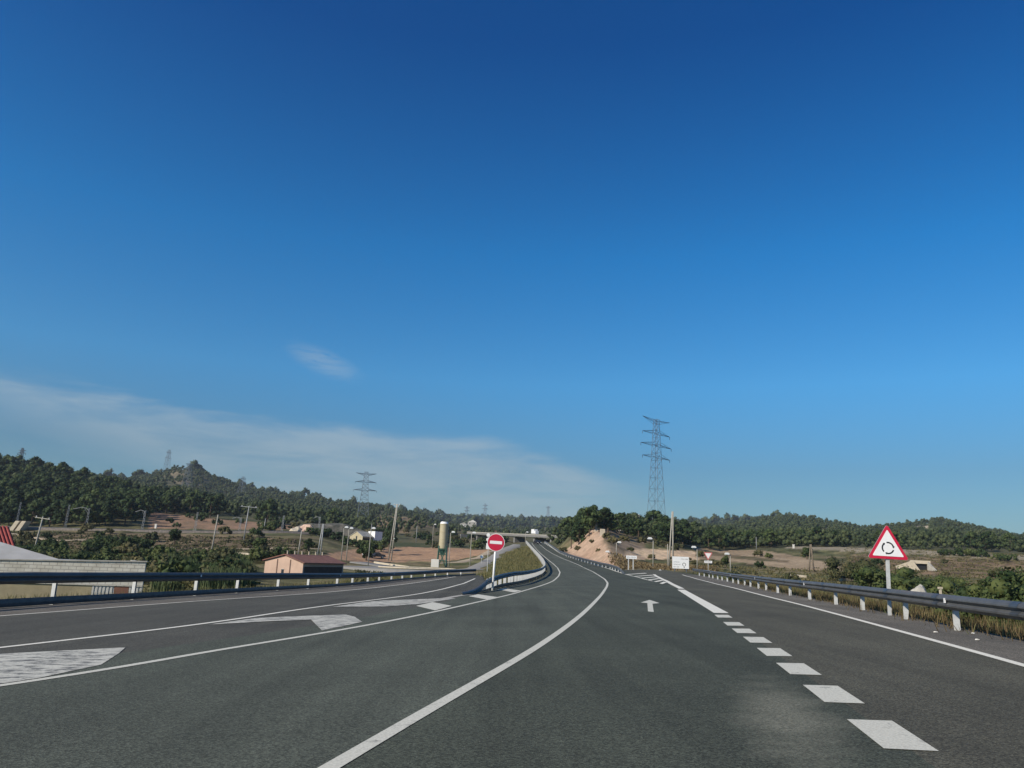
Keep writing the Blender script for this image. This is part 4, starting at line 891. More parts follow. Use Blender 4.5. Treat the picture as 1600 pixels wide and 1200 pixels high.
m = MB(); m.box(0, u1, .06, .25, 0, 2.748); m.build('lower_wall', MT['plaster'], wb)
m = MB(); m.add([(L - .3, .252, 0), (L, .252, 0), (L - 1.9, 7, 0), (L - 2.2, 7, 0), (L - .3, .252, hR - .05), (L, .252, hR - .05), (L - 1.9, 7, hR - .05), (L - 2.2, 7, hR - .05)], [(0, 3, 2, 1), (4, 5, 6, 7), (0, 1, 5, 4), (1, 2, 6, 5), (2, 3, 7, 6), (3, 0, 4, 7)]); m.build('side_wall', MT['blocks'], wb)
m = MB(); m.box(u4, L, 0, .25, 0, 2.748); m.build('corner_pier', MT['blocks'], wb)
for a_, b_ in ((u1, u2), (u3, u4)):
    s_ = empty('x', (0, 0, 0)); bpy.data.objects.remove(s_)
    m = MB(); x_ = a_ + .01
    while x_ < b_ - .05: m.box(x_, x_ + .1, .05, .11, 0, 2.745); m.box(x_ + .1, min(b_ - .01, x_ + .2), .08, .11, 0, 2.745); x_ += .2
    m.build('ribbed_gate_leaf', mat('pale_gate', (.45, .44, .40), .7) if 'pale_gate' not in bpy.data.materials else bpy.data.materials['pale_gate'], wb)
m = MB(); m.box(u2 + .01, u3 - .01, .05, .11, 0, 2.745); d_ = m.build('door', MT['rust'], wb)
m = MB(); disc(m, (u2 + u3) / 2, 2.1, .09, .03, .049, 12); o = m.build('vent', MT['black'], d_)
# coping and roof rising behind the wall
m = MB(); m.prism([(-.05, hL), (L + .08, hR), (L + .08, hR + .07), (-.05, hL + .07)], -.06, .3); m.build('coping', MT['concrete'], wb)
ug = gx(122)
m = MB(); m.add([(0, .3, hL), (ug, .3, hL + .03), (0, 6.9, hL + 2.7), (0, .3, hL - .1), (ug, .3, hL - .1), (0, 6.9, hL - .1)], [(0, 1, 2), (1, 4, 5, 2), (0, 3, 4, 1), (3, 5, 4), (0, 2, 5, 3)]); m.build('roof', MT['roofgrey'], wb)
m = MB(); m.box(ug - 3, L - 2.3, .31, 6.9, hR - .5, hR - .15); m.build('flat_roof', MT['roofgrey'], wb)
# red-tiled neighbour
p_ = P(30, 869.5, 53.0); ze = 4.6; rise_ = 2.0; dep_ = 3.6
rb = empty('tiled_building', (p_[0], p_[1], p_[2] - ze), 'building with a steep red tiled roof at the left edge of the photo', 'building', rz=math.radians(47))
m = MB(); m.prism([(-9, 0), (-.2, 0), (-.2, ze - .1), (-9, ze - .1)], .25, dep_ * 2 - .25); m.build('wall', MT['plaster'], rb)
m = MB()
for s in (1, -1):
    y0_ = 0 if s > 0 else 2 * dep_
    m.add([(-9, y0_, ze), (0, y0_, ze), (0, dep_ - s * .003, ze + rise_), (-9, dep_ - s * .003, ze + rise_), (-9, y0_, ze - .12), (0, y0_, ze - .12), (0, dep_ - s * .003, ze + rise_ - .12), (-9, dep_ - s * .003, ze + rise_ - .12)],
          [(0, 1, 2, 3), (4, 7, 6, 5), (0, 4, 5, 1), (1, 5, 6, 2), (3, 7, 4, 0)])
rf = m.build('roof', MT['tile'], rb)
tm = MB(); tm.bar((0, 0, 0), (0, dep_, rise_), .07, .07, 6); tme = tm.me('tile_row'); x_ = -8.8
while x_ < -.05: o = link('tile_row', tme, MT['tile'], rf); o.location = (x_, 0, ze + .02); x_ += .24
# pink farmhouse
MT['pink'] = mat('pink_render', (.50, .35, .265), .9, noise=.7, amt=.18)
MT['pinkroof'] = mat('worn_clay_roof', (.22, .10, .072), .85, noise=1.2, amt=.35)
pA = P(414, 880, 107.); pB = P(477, 880, 105.)
ax = Vector((pB[0] - pA[0], pB[1] - pA[1])); 
fh, L = frame_from((pA[0], pA[1]), (pB[0], pB[1]), P(477, 879.5, 105)[2] - 3.4, 'farmhouse', 'pink farmhouse with low clay roof and row of vent pots beyond left guardrail', 'building')
fh.rotation_euler.z -= math.radians(4)
D_ = 9.5; he = 3.4; hp = he + .95; zx = L * .52
m = MB(); m.prism([(0, -.6), (L, -.6), (L, he), (zx, hp - .05), (0, he + .1)], 0, D_); m.build('wall', MT['pink'], fh)
m = MB(); m.box(L + .004, L + .02, .3, D_ - .3, -.4, he - .5); m.build('side_shade_sheet', mat('brown_wall_shade', (.085, .05, .035), .9, noise=1.5, amt=.4), fh)  # dark brown sheet: shade of the right-hand wall put into its colour
m = MB(); t_ = .1
m.prism([(zx, hp), (L + .35, he - .08), (L + .35, he + .04), (zx, hp + .13)], -.25, D_ + .3); m.build('roof_slope', MT['pinkroof'], fh)
m = MB(); m.prism([(zx - .004, hp), (zx - .004, hp + .13), (-.3, he + .18), (-.3, he + .05)], -.25, D_ + .3); m.build('roof_slope', MT['pinkroof'], fh)
for x_ in (L * .33, L * .67):
    m = MB(); m.box(x_ - .07, x_ + .07, -.05, -.002, -.4, he + .35); m.build('pilaster', mat('dark_downpipe', (.12, .07, .05), .8) if 'dark_downpipe' not in bpy.data.materials else bpy.data.materials['dark_downpipe'], fh)
m = MB(); m.box(L * .5 - .3, L * .5 + .12, -.03, -.002, .6, he - 1.0); wn_ = m.build('window', mat('dark_window', (.03, .035, .04), .2), fh)
m = MB(); m.box(L * .5 - .36, L * .5 + .18, -.045, -.031, he - 1.0, he - .93); m.build('frame', MT['concrete'], wn_)
vp = MB(); vp.ring((0, 0, 0), .10, .42, 8); vp.ring((0, 0, .42), .15, .08, 8); vme = vp.me('vent_pot')
for k in range(6):
    o = link('vent_pot', vme, MT['concrete_pale'], fh); o.location = (zx, .4 + k * 1.6, hp + .08)
# small stone house
b0 = ground(556, 232); sh = empty('stone_house', b0, 'small cream stone house with a white annex among trees beyond the field', 'building', rz=math.radians(-28))
zt = height_to(b0, 838); zr = height_to(b0, 830.5)
m = MB(); m.prism([(-2.6, -2), (2.3, -2), (2.3, zt), (0, zr), (-2.6, zt)], 0, 5); m.build('wall', mat('cream_stone', (.44, .38, .25), .9, noise=1.2, amt=.2), sh)
m = MB(); m.prism([(0, zr), (2.5, zt - .1), (2.5, zt + .05), (0, zr + .16)], -.15, 5.2); m.build('roof_slope', MT['concrete'], sh)
m = MB(); m.prism([(-.003, zr), (-.003, zr + .16), (-2.8, zt + .05), (-2.8, zt - .1)], -.15, 5.2); m.build('roof_slope', MT['concrete'], sh)
m = MB(); m.box(-.25, .25, -.04, -.002, zt - 1.3, zt + .1); m.build('window', bpy.data.materials['dark_window'], sh)
m = MB(); m.box(-.2, .2, -.04, -.002, zt - 2.2, zt - 1.8); m.build('window', bpy.data.materials['dark_window'], sh)
m = MB(); m.box(.2, 2.8, 5.25, 9, -2, zr + .4); m.build('annex', MT['white'], sh); m = MB(); m.box(2.32, 2.34, .2, 4.8, -1, zt - .4); m.build('house_side_shade', bpy.data.materials['brown_wall_shade'], sh)  # the brown side sheet is painted shade on the wall facing right
def smallhouse(x, Z, y0, wid, hgt, label, wm, rm, rz=0, dep=6):
    b0 = ground(x, Z); zt = height_to(b0, y0); o = empty('house', b0, label, 'house', rz=rz)
    m = MB(); m.box(-wid / 2, wid / 2, 0, dep, -3, zt); m.build('wall', wm, o)
    m = MB(); m.prism([(-wid / 2 - .3, zt), (wid / 2 + .3, zt), (wid * .1, zt + hgt)], -.3, dep + .3); m.build('roof', rm, o)
    for k in (-.25, .25): m = MB(); m.box(k * wid - wid * .06, k * wid + wid * .06, -.04, -.003, max(zt - 2.4, zt * .3), zt - .8); m.build('window', bpy.data.materials['dark_window'], o)
WW = mat('whitewash', (.62, .60, .55), .9, noise=.5, amt=.12)
smallhouse(723, 900, 819, 9, 2, 'pale house at the foot of the far hills, left of the red sign', WW, MT['concrete'])
smallhouse(737, 960, 816, 11, 3, 'long pale shed stepping up the far slope beside the pale house', MT['concrete'], WW)
smallhouse(648, 330, 850, 7, 1.4, 'low white hut in the scrub at the far edge of the brown field', WW, MT['concrete'])
smallhouse(773, 700, 831, 4, 1.2, 'tiny white house beyond the red no entry sign', WW, MT['pinkroof'])
smallhouse(962, 260, 813, 3.5, .8, 'white hut roof showing between pines right of the tall pine', WW, WW)
smallhouse(994, 300, 805, 2.6, .6, 'white block showing through the pines left of the pylon', WW, WW)
# far bridge over the road with a white lorry
z1 = P(748, 832.5, 400); z2 = P(876, 838.0, 330)
bd, L = frame_from((z1[0], z1[1]), (z2[0], z2[1]), 0, 'road_bridge', 'pale concrete bridge crossing the main road in the distance', 'bridge')
slope = (z2[2] - z1[2]) / L
m = MB(); m.prism([(-6, z1[2] - .9 - 6 * slope), (L + 14, z1[2] - .9 + slope * (L + 14)), (L + 14, z1[2] + slope * (L + 14)), (-6, z1[2] - 6 * slope)], -4, 4); m.build('deck', MT['bridge'], bd)
m = MB(); m.prism([(-6, z1[2] - 6 * slope), (L + 14, z1[2] + slope * (L + 14)), (L + 14, z1[2] + .3 + slope * (L + 14)), (-6, z1[2] + .3 - 6 * slope)], -4.05, -3.8); m.build('parapet', MT['concrete'], bd)
for f_ in (-.2, .05, .3, .55, .78, .96):
    m = MB(); zz_ = z1[2] + slope * L * f_ - 1.19; m.box(L * f_ - .6, L * f_ + .6, -3, 3, zz_ - 12, zz_); m.build('pier', MT['bridge'], bd)
lf = .72; lp = bd.matrix_world if False else None
a_ = bd.rotation_euler.z
px_, py_ = z1[0] + math.cos(a_) * L * lf, z1[1] + math.sin(a_) * L * lf
lz = z1[2] + slope * L * lf
lo_ = empty('box_lorry', (px_, py_, lz), 'white box lorry on the far bridge', 'lorry', rz=a_); lo_.scale = (.8, .8, .8)
m = MB(); m.box(-1.6, 1.4, -1.2, 1.2, .9, 3.3); o = m.build('cargo_box', MT['white'], lo_)
m = MB(); m.box(1.45, 2.9, -1.1, 1.1, .6, 2.4); m.build('cab', MT['white'], lo_)
for x_ in (-1.0, 2.2):
    for y_ in (-1.05, 1.05): m = MB(); m.bar((x_, y_ - .15, .45), (x_, y_ + .15, .45), .45, n=12); m.build('wheel', MT['rubber'], lo_)
# silo
b0 = ground(690, 172); si = empty('silo', b0, 'cream cylindrical silo on a green steel frame beside the roundabout', 'silo')
h0 = height_to(b0, 857); h1 = height_to(b0, 818.5); hh = height_to(b0, 872); r_ = 6.5 * 172 / F
m = MB(); m.bar((0, 0, h0), (0, 0, h1), r_, n=28); m.build('tank', mat('cream_paint', (.40, .35, .225), .6, noise=.8, amt=.18), si, False)
m = MB(); m.bar((0, 0, h1 + .002), (0, 0, h1 + .45), r_ * 1.02, r_ * .8, n=28); m.build('cap', MT['white'], si)
m = MB(); 
for k in range(4): m.bar((0, 0, h0 + (h1 - h0) * k / 3.3 + .3), (0, 0, h0 + (h1 - h0) * k / 3.3 + .4), r_ * 1.03, n=28)
m.build('hoops', mat('cream_band', (.38, .33, .2), .6), si)
m = MB(); m.bar((0, 0, h0 - .002), (0, 0, hh + .6), r_ * .98, .3, n=20); m.build('hopper', mat('green_steel', (.05, .13, .09), .6, noise=1.5, amt=.3), si)
for sx in (-1, 1):
    for sy in (-1, 1): m = MB(); m.bar((sx * r_ * 1.15, sy * r_ * 1.15, -.5), (sx * r_ * .9, sy * r_ * .9, h0 + .6), .12, n=4); m.build('leg', bpy.data.materials['green_steel'], si)
m = MB()
for z_ in (h0 * .35, h0 * .68, h0 * .95):
    for s in (-1, 1): m.bar((-r_, s * r_, z_), (r_, s * r_, z_), .08, n=4); m.bar((s * r_, -r_, z_), (s * r_, r_, z_), .08, n=4)
for s in (-1, 1): m.bar((-r_, s * r_, 0), (r_, s * r_, h0), .06, n=4); m.bar((r_, s * r_, 0), (-r_, s * r_, h0), .06, n=4)
m.build('bracing', bpy.data.materials['green_steel'], si)
m = MB(); m.box(-2.2, -.5, -2.4, -1.2, -.2, 1.7); m.build('control_cabinet', WW, si)
m = MB()
for s in (-.25, .25): m.bar((r_ + .15 + 0, s, 0), (r_ + .15, s, h1), .035, n=4)
for k in range(26): m.bar((r_ + .15, -.25, k * h1 / 26), (r_ + .15, .25, k * h1 / 26), .025, n=4)
m.build('ladder', MT['mast'], si)
# culvert mouth in the right embankment
b0 = ground(1432, 176); cu = empty('culvert', b0, 'pale concrete underpass mouth with slanting wing walls in the brown bank on the right', 'culvert', rz=math.radians(-12))
zt = height_to(b0, 875.5); zo = height_to(b0, 880.5); zb = height_to(b0, 899)
m = MB(); m.box(-1.2, 3.0, -.3, .3, zo, zt); m.build('lintel', MT['concrete_pale'], cu)
m = MB(); m.prism([(-4.6, zt - 1.5), (-3.2, zb - 1), (1.4, zb - 1), (1.1, zb + .2), (-.5, zo + .1), (-.7, zt)], -.9, -.45); m.build('wing_wall', MT['concrete_pale'], cu)
m = MB(); m.add([(2.3, -.1, zb - 1), (2.3, -.1, zt), (3.3, -3.2, zb - 1), (3.0, -3.2, zt - 2.1), (2.6, .3, zb - 1), (2.6, .3, zt), (3.6, -3.1, zb - 1), (3.4, -3.1, zt - 2.1)], [(0, 2, 3, 1), (4, 5, 7, 6), (1, 3, 7, 5), (2, 6, 7, 3)]); m.build('wing_wall', MT['concrete'], cu)
m = MB(); m.box(-.7, 2.3, .31, .4, zb - 1, zo); m.build('opening_shade_sheet', MT['black'], cu)  # flat black sheet painted as the shade inside the opening
# rock outcrop by the railway with dark mouth
MT['rock'] = mat('grey_rock', (.15, .135, .11), .95, noise=.45, col2=(.02, .025, .018), bump=1, bscale=.6)
def rock(x, Z, rx, ry, rz_, label, mt='rock', seed=0, sub=3, name='rock'):
    bm = bmesh.new(); bmesh.ops.create_icosphere(bm, subdivisions=sub, radius=1); r = np.random.default_rng(seed); ph = r.random((6, 3)) * 6; fq = r.uniform(1.2, 4.5, (6, 3))
    for v in bm.verts:
        d = sum(math.sin(v.co.x * fq[k][0] + ph[k][0]) * math.sin(v.co.y * fq[k][1] + ph[k][1]) * math.sin(v.co.z * fq[k][2] + ph[k][2]) for k in range(6))
        v.co *= 1 + .16 * d + .05 * math.sin(v.co.x * 11 + v.co.z * 7) * math.sin(v.co.y * 9 + ph[0][0]); v.co.x *= rx; v.co.y *= ry; v.co.z *= rz_
    me = bpy.data.meshes.new(name); bm.to_mesh(me); bm.free(); b0 = ground(x, Z); o = link(name, me, MT[mt]); o.location = b0
    return setp(o, label, 'rock')
rock(516, 250, 12, 7, 4.4, 'long grey rock outcrop beside the railway left of the stone house', seed=3)
rock(478, 238, 2.6, 2.4, 2.6, 'pale boulder face at the left end of the rock outcrop', 'pink', seed=5)
rock(462, 236, 2.2, 2, 1.6, 'low pale boulder beside the railway, left of the outcrop', 'concrete_pale', seed=6)
rock(1436.5, 74, .8, .8, 1.7, 'pale weathered stone among the dark bushes behind the right guardrail', 'concrete', seed=8)
b0 = ground(1470.5, 76); mk = empty('marker_post', b0, 'short pale T-shaped marker post right of the pale stone', 'marker post'); h = height_to(b0, 917)
m = MB(); m.box(-.09, .09, -.09, .09, -.5, h - .2); m.build('shaft', MT['concrete_pale'], mk); m = MB(); m.box(-.2, .2, -.12, .12, h - .199, h); m.build('cap', MT['concrete_pale'], mk)
# two white slabs by the railway, far left
for k, (x_, lab) in enumerate(((18, 'left of two slanting white concrete slabs by the railway'), (28, 'right of two slanting white concrete slabs by the railway'))):
    b0 = ground(x_, 206); m = MB(); m.prism([(-1.5, -1.5), (-.3, -1.5), (1.7, 2.4), (.6, 2.4)], 0, 2.5); o = m.build('concrete_slab', MT['concrete_pale']); o.location = b0 + np.array([0, 0, .2]); setp(o, lab, 'slab')
# low walls / kerbs of pale stone, right valley
def lowwall(x0, Z0, x1, Z1, h, label, mt='concrete_pale'):
    a = ground(x0, Z0); b_ = ground(x1, Z1); m = MB(); c = (a + b_) / 2; m.bar(Vector(a - c) + Vector((0, 0, h / 2)), Vector(b_ - c) + Vector((0, 0, h / 2)), h * .7, n=4, rot=.5); o = m.build('low_wall', MT[mt]); o.location = c; setp(o, label, 'wall')
lowwall(1314, 118, 1362, 122, .5, 'low pale wall crossing the valley left of the triangle sign')
lowwall(1232, 130, 1258, 122, .5, 'short pale ledge below the cut slope, left of the twin post')
lowwall(585, 170, 640, 162, .4, 'pale kerb wall of the parking area behind the left guardrail')
lowwall(360, 150, 415, 146, .45, 'low pale wall left of the pink farmhouse')
lowwall(150, 118, 178, 120, .35, 'low white fence rail in the shrubs behind the block building')
b0 = ground(941, 186); m = MB(); m.box(-.5, .6, -.5, .5, -.5, 1.5); o = m.build('concrete_block', MT['concrete_pale']); o.location = b0; setp(o, 'pale concrete block on top of the pink cutting at its right end', 'concrete block')
for (x_, Z_, lab) in ((1240, 262, 'tiny white marker on the gravel embankment, right'), (243, 236, 'small white lineside post left on the pink terraces'), (407, 262, 'small white post on the slope right of the tall T pole')):
    b0 = ground(x_, Z_); m = MB(); m.box(-.28, .28, -.2, .2, -.3, 1.1); m.box(-.35, .35, -.22, .22, 1.102, 1.3); o = m.build('marker_post', WW); o.location = b0; setp(o, lab, 'marker post')

# ------------------------------------------------------------------ cars
def car(pos, rz, body, label, group='parked cars', dark=False, lights=False):
    rt = empty('car', pos, label, 'car', group, rz=rz)
    out = [(-2.1, .35), (-2.15, .75), (-2.0, .95), (-1.5, 1.0), (-1.15, 1.42), (.35, 1.45), (.95, 1.0), (1.85, .88), (2.1, .65), (2.1, .32)]
    m = MB(); m.prism(out, -.86, .86); o = m.build('body', body, rt); bevel(o, .07)
    for s in (-1, 1):
        m = MB(); m.prism([(-1.35, 1.02), (-1.05, 1.36), (.28, 1.38), (.78, 1.02)], s * .872 - .008, s * .872 + .008); m.build('side_window', MT['glass'], rt)
        for x_ in (-1.3, 1.3):
            m = MB(); m.bar((x_, s * .72, .32), (x_, s * .9, .32), .32, n=16); w_ = m.build('wheel', MT['rubber'], rt)
            m = MB(); m.bar((x_, s * .901, .32), (x_, s * .915, .32), .19, n=12); m.build('rim', MT['galv'], w_)
        m = MB(); m.box(2.06, 2.13, s * .62 - .2, s * .62 + .2, .58, .76); m.build('headlight', MT['lens'], rt)
    m = MB(); m.add([(.42, -.72, 1.42), (.42, .72, 1.42), (1.0, .78, 1.02), (1.0, -.78, 1.02)], [(0, 3, 2, 1)]); m.build('windscreen', MT['glass'], rt)
    m = MB(); m.add([(-1.22, -.72, 1.40), (-1.22, .72, 1.40), (-1.56, .78, 1.03), (-1.56, -.78, 1.03)], [(0, 1, 2, 3)]); m.build('rear_window', MT['glass'], rt)
    return rt
MT['glass'] = mat('car_glass', (.02, .025, .03), .08)
MT['lens'] = mat('headlight_lens', (.8, .8, .78), .2)
car(ground(577, 192) + np.array([0, 0, .1]), math.radians(70), mat('silver_paint', (.45, .46, .47), .3, metal=.4), 'pale parked car left of the dark one below the round tree')
car(ground(589, 194) + np.array([0, 0, .1]), math.radians(15), mat('dark_paint', (.02, .022, .028), .3, metal=.2), 'dark parked car right of the pale one below the round tree')
cz_ = 285.; cX = (839.5 - 800) / F * cz_
car(S(np.array(cX), np.array(cz_)), math.radians(-70), mat('black_paintwork', (.02, .02, .025), .25), 'dark car coming towards us on the far bend of the main road', None)

# ------------------------------------------------------------------ vegetation prototypes
def leafcloud(centers, radii, nper, size, r, flat=1.0, up=.25):
    C_ = np.repeat(centers, nper, 0); R_ = np.repeat(radii, nper)
    d = r.normal(size=(len(C_), 3)); d /= np.linalg.norm(d, axis=1)[:, None]
    rr = R_ * r.uniform(.55, 1.05, len(C_)); c = C_ + d * rr[:, None] * np.array([1, 1, flat])
    nn = d + r.normal(size=d.shape) * .55 + np.array([0, 0, up]); nn /= np.linalg.norm(nn, axis=1)[:, None]
    t1 = np.cross(nn, r.normal(size=d.shape)); t1 /= np.linalg.norm(t1, axis=1)[:, None]; t2 = np.cross(nn, t1)
    s = size * r.uniform(.6, 1.4, len(C_))[:, None]
    a = c + t1 * s; b_ = c - t1 * s * .5 + t2 * s * .8; e_ = c - t1 * s * .5 - t2 * s * .8
    V = np.stack([a, b_, e_], 1).reshape(-1, 3); return V, np.arange(len(V)).reshape(-1, 3)
def core(centers, radii, r, k=.62):   # inner dark mass that keeps crowns from being see-through everywhere
    V = []; Fc = []
    ico = [(0, 0, 1), (.894, 0, .447), (.276, .851, .447), (-.724, .526, .447), (-.724, -.526, .447), (.276, -.851, .447), (.724, .526, -.447), (-.276, .851, -.447), (-.894, 0, -.447), (-.276, -.851, -.447), (.724, -.526, -.447), (0, 0, -1)]
    fi = [(0, 1, 2), (0, 2, 3), (0, 3, 4), (0, 4, 5), (0, 5, 1), (1, 6, 2), (2, 7, 3), (3, 8, 4), (4, 9, 5), (5, 10, 1), (6, 7, 2), (7, 8, 3), (8, 9, 4), (9, 10, 5), (10, 6, 1), (11, 7, 6), (11, 8, 7), (11, 9, 8), (11, 10, 9), (11, 6, 10)]
    for c, q_ in zip(centers, radii):
        n_ = len(V); V += [c + np.array(p) * q_ * k * r.uniform(.8, 1.15) for p in ico]; Fc += [tuple(n_ + i for i in f) for f in fi]
    return np.array(V), np.array(Fc)
def crown_mesh(name, centers, radii, nper, size, r, flat=.8, k=.66):
    V1, F1 = leafcloud(centers, radii, nper, size, r, flat); V2, F2 = core(centers, radii, r, k)
    return mesh_np(name, np.vstack([V1, V2]), np.vstack([F1, F2 + len(V1)]))
def pine_proto(seed, H=8.5, R=3.2, dense=1):
    r = np.random.default_rng(seed); cs = []; rs = []
    n_ = int(34 * dense)
    for i in range(n_):
        t = r.uniform(0, 1); z = H * (.20 + .70 * t); prof = math.sin(math.pi * min(1, .28 + .70 * (t ** .9))) ** .6
        a = r.uniform(0, 6.28); rad = R * prof * r.uniform(.35, .95); cs.append((rad * math.cos(a), rad * math.sin(a), z)); rs.append(r.uniform(.6, 1.2) * R / 3.2)
    cs.append((0, 0, H * .93)); rs.append(.8); cs = np.array(cs); rs = np.array(rs)
    crown = crown_mesh('crown', cs, rs, 36, .22 * R / 3.2, r)
    m = MB(); bend = r.uniform(-.4, .4, 2); m.bar((0, 0, -.6), (bend[0], bend[1], H * .45), .20, .14, 7); m.bar((bend[0], bend[1], H * .45), (bend[0] * .3, 0, H * .88), .14, .05, 6)
    for c in cs[::4]: m.bar((bend[0], bend[1], max(1.4, c[2] - 1.3)), tuple(c), .07, .03, 4)
    return crown, m.me('trunk'), H
def shrub_proto(seed, H=2.2, R=1.8, size=.16, n_=14, nper=34, flat=.9):
    r = np.random.default_rng(seed); cs = []; rs = []
    for i in range(n_):
        a = r.uniform(0, 6.28); t = r.uniform(0, 1) ** .6; z = H * r.uniform(.18, .8) * (1 - .45 * t * t); cs.append((R * .75 * t * math.cos(a), R * .75 * t * math.sin(a), z)); rs.append(r.uniform(.28, .5) * R * .8)
    return crown_mesh('foliage', np.array(cs), np.array(rs), nper, size, r, flat)
def reed_proto(seed, H=2.9, n_=700):
    r = np.random.default_rng(seed); b0 = np.stack([r.normal(0, .9, n_), r.normal(0, .9, n_), np.zeros(n_)], 1); h = H * r.uniform(.45, 1, n_)
    ln = r.normal(0, .35, (n_, 2)); tip = b0 + np.stack([ln[:, 0] * h * .5, ln[:, 1] * h * .5, h], 1); a = r.uniform(0, 6.28, n_); w_ = np.stack([np.cos(a), np.sin(a), 0 * a], 1) * .055
    mid = b0 * .4 + tip * .6 + np.stack([ln[:, 0] * -.2, ln[:, 1] * -.2, .2 + 0 * a], 1)
    V = np.stack([b0 + w_ * .5, b0 - w_ * .5, mid + w_, mid - w_, tip], 1).reshape(-1, 3); i = np.arange(n_) * 5
    Fc = np.vstack([np.stack([i, i + 1, i + 2], 1), np.stack([i + 1, i + 3, i + 2], 1), np.stack([i + 2, i + 3, i + 4], 1)]); return mesh_np('foliage', V, Fc)
PINES = [pine_proto(s, H, R) for s, H, R in ((1, 8.0, 3.7), (2, 7.2, 4.1), (3, 8.6, 3.6), (4, 7.6, 3.3), (5, 6.8, 3.6))]
def put_pine(x, Z, s, label, group='pine trees on the wooded slopes', k=None, sz=1, cat='pine tree', base=None):
    b0 = ground(x, Z) if base is None else base; k = random.randrange(5) if k is None else k; cr, tr, H = PINES[k]
    rt = empty('pine_tree', b0, label, cat, group, rz=random.uniform(0, 6.28)); rt.scale = (s, s, s * sz)
    link('crown', cr, MT['pine'], rt); link('trunk', tr, MT['bark'], rt); return rt
# where pines grow: x range, Z range -> keep()
def grid_pts(z0, z1, x0, x1, sp, r):
    out = []; Z = z0
    while Z < z1:
        xa = (x0 - 800) / F * Z; xb = (x1 - 800) / F * Z; X = xa
        while X < xb: X2 = X + r.uniform(-.45, .45) * sp; Z2 = Z + r.uniform(-.45, .45) * sp; out.append((800 + F * X2 / Z2, Z2)); X += sp
        Z += sp
    return out
r_ = random.Random(3)
pine_pts = []
def add_forest(z0, z1, x0, x1, sp, keep, s0, s1, tag):
    for x, Z in grid_pts(z0, z1, x0, x1, sp, r_):
        if keep(x, Z): pine_pts.append((x, Z, r_.uniform(s0, s1), tag))
f1 = lambda x, Z: Z > np.interp(x, [-300, 170, 215, 235, 300, 340], [228, 229, 236, 296, 300, 322]) and Z < np.interp(x, [0, 350], [430, 400])
add_forest(226, 430, -140, 345, 6.6, f1, .85, 1.2, 'L')
f4 = lambda x, Z: (x > 884 or Z > 262) and Z > np.interp(x, [860, 880, 900, 945, 960, 1000, 1090, 1140, 1330], [330, 226, 208, 206, 214, 222, 240, 272, 282]) and Z < np.interp(x, [860, 1100, 1320], [330, 360, 420])
add_forest(203, 420, 866, 1330, 6.4, f4, .62, .92, 'R')
add_forest(420, 960, 100, 700, 9.5, lambda x, Z: Z < np.interp(x, [500, 640, 700], [960, 900, 620]) and not (585 < x < 700 and 380 < Z < 760 and r_.random() < .85) and not (252 < x < 292 and Z > 640 and r_.random() < .55) and r_.random() < .96, .62, 1.0, 'H')
add_forest(300, 420, 345, 600, 11, lambda x, Z: r_.random() < np.interp(Z, [300, 420], [.25, .8]), .7, 1.1, 'H')
hole = lambda x, Z: math.hypot((x - 1437) / 20, (Z - 720) / 90) < 1 or math.hypot((x - 1288) / 12, (Z - 600) / 50) < 1 or math.hypot((x - 1370) / 16, (Z - 520) / 25) < 1
add_forest(284, 450, 1090, 1760, 8.5, lambda x, Z: r_.random() < .93 and not hole(x, Z), .42, .95, 'K')
add_forest(450, 960, 1090, 1760, 10.0, lambda x, Z: r_.random() < .95 and not hole(x, Z), .55, 1.0, 'K')
add_forest(420, 1200, 690, 1100, 17, lambda x, Z: r_.random() < .6, .5, .9, 'V')
far_pts = []
for x, Z in grid_pts(1300, 2650, 560, 1260, 34, r_): far_pts.append((x, Z, r_.uniform(2.0, 3.6)))
for x, Z in grid_pts(960, 1300, 0, 500, 30, r_): far_pts.append((x, Z, r_.uniform(1.6, 2.6)))
inframe = [p for p in pine_pts if -60 < p[0] < 1660]
inframe.sort(key=lambda p: p[1] / p[2]); single = inframe[:285]; ss = set(map(id, single)); rest = [p for p in pine_pts if id(p) not in ss]
LAB = {'L': 'dark green pine in the dense wood on the left hillside above the railway', 'R': 'round-crowned pine on the knoll right of the pink cutting',
       'H': 'pine on the long wooded ridge behind the railway', 'K': 'pine in the woods behind the gravel embankment on the right', 'V': 'pine in the far valley'}
for x, Z, s, t_ in single: put_pine(x, Z, s, LAB[t_], group={'L': 'pines of the left wood', 'R': 'pines of the right knoll'}.get(t_, 'pines of the far slopes'))
# the rest: one object
def pack(name, pts, protos, mt, label):
    Vs = []; Fs = []; n0 = 0
    for x, Z, s in pts:
        b0 = ground(x, Z); V, Fc = protos[random.randrange(len(protos))]; a = random.uniform(0, 6.28); c_, s_ = math.cos(a), math.sin(a)
        Rm = np.array([[c_, -s_, 0], [s_, c_, 0], [0, 0, 1]]) * s; Vs.append(V @ Rm.T * np.array([1, 1, random.uniform(.85, 1.2)]) + b0); Fs.append(Fc + n0); n0 += len(V)
    o = link(name, mesh_np(name, np.vstack(Vs), np.vstack(Fs)), mt); return setp(o, label, kind='stuff', cat='forest')
def lowproto(seed, H, R, n_, nper, size):
    r = np.random.default_rng(seed); cs = []; rs = []
    for i in range(n_):
        t = r.uniform(0, 1); a = r.uniform(0, 6.28); prof = math.sin(math.pi * min(1, .25 + .7 * t)); cs.append((R * prof * .6 * math.cos(a), R * prof * .6 * math.sin(a), H * (.22 + .60 * t))); rs.append(r.uniform(.3, .5) * R)
    cs = np.array(cs); rs = np.array(rs); V1, F1 = leafcloud(cs, rs, nper, size, r, .85); V2, F2 = core(cs, rs, r, .72); return np.vstack([V1, V2]), np.vstack([F1, F2 + len(V1)])
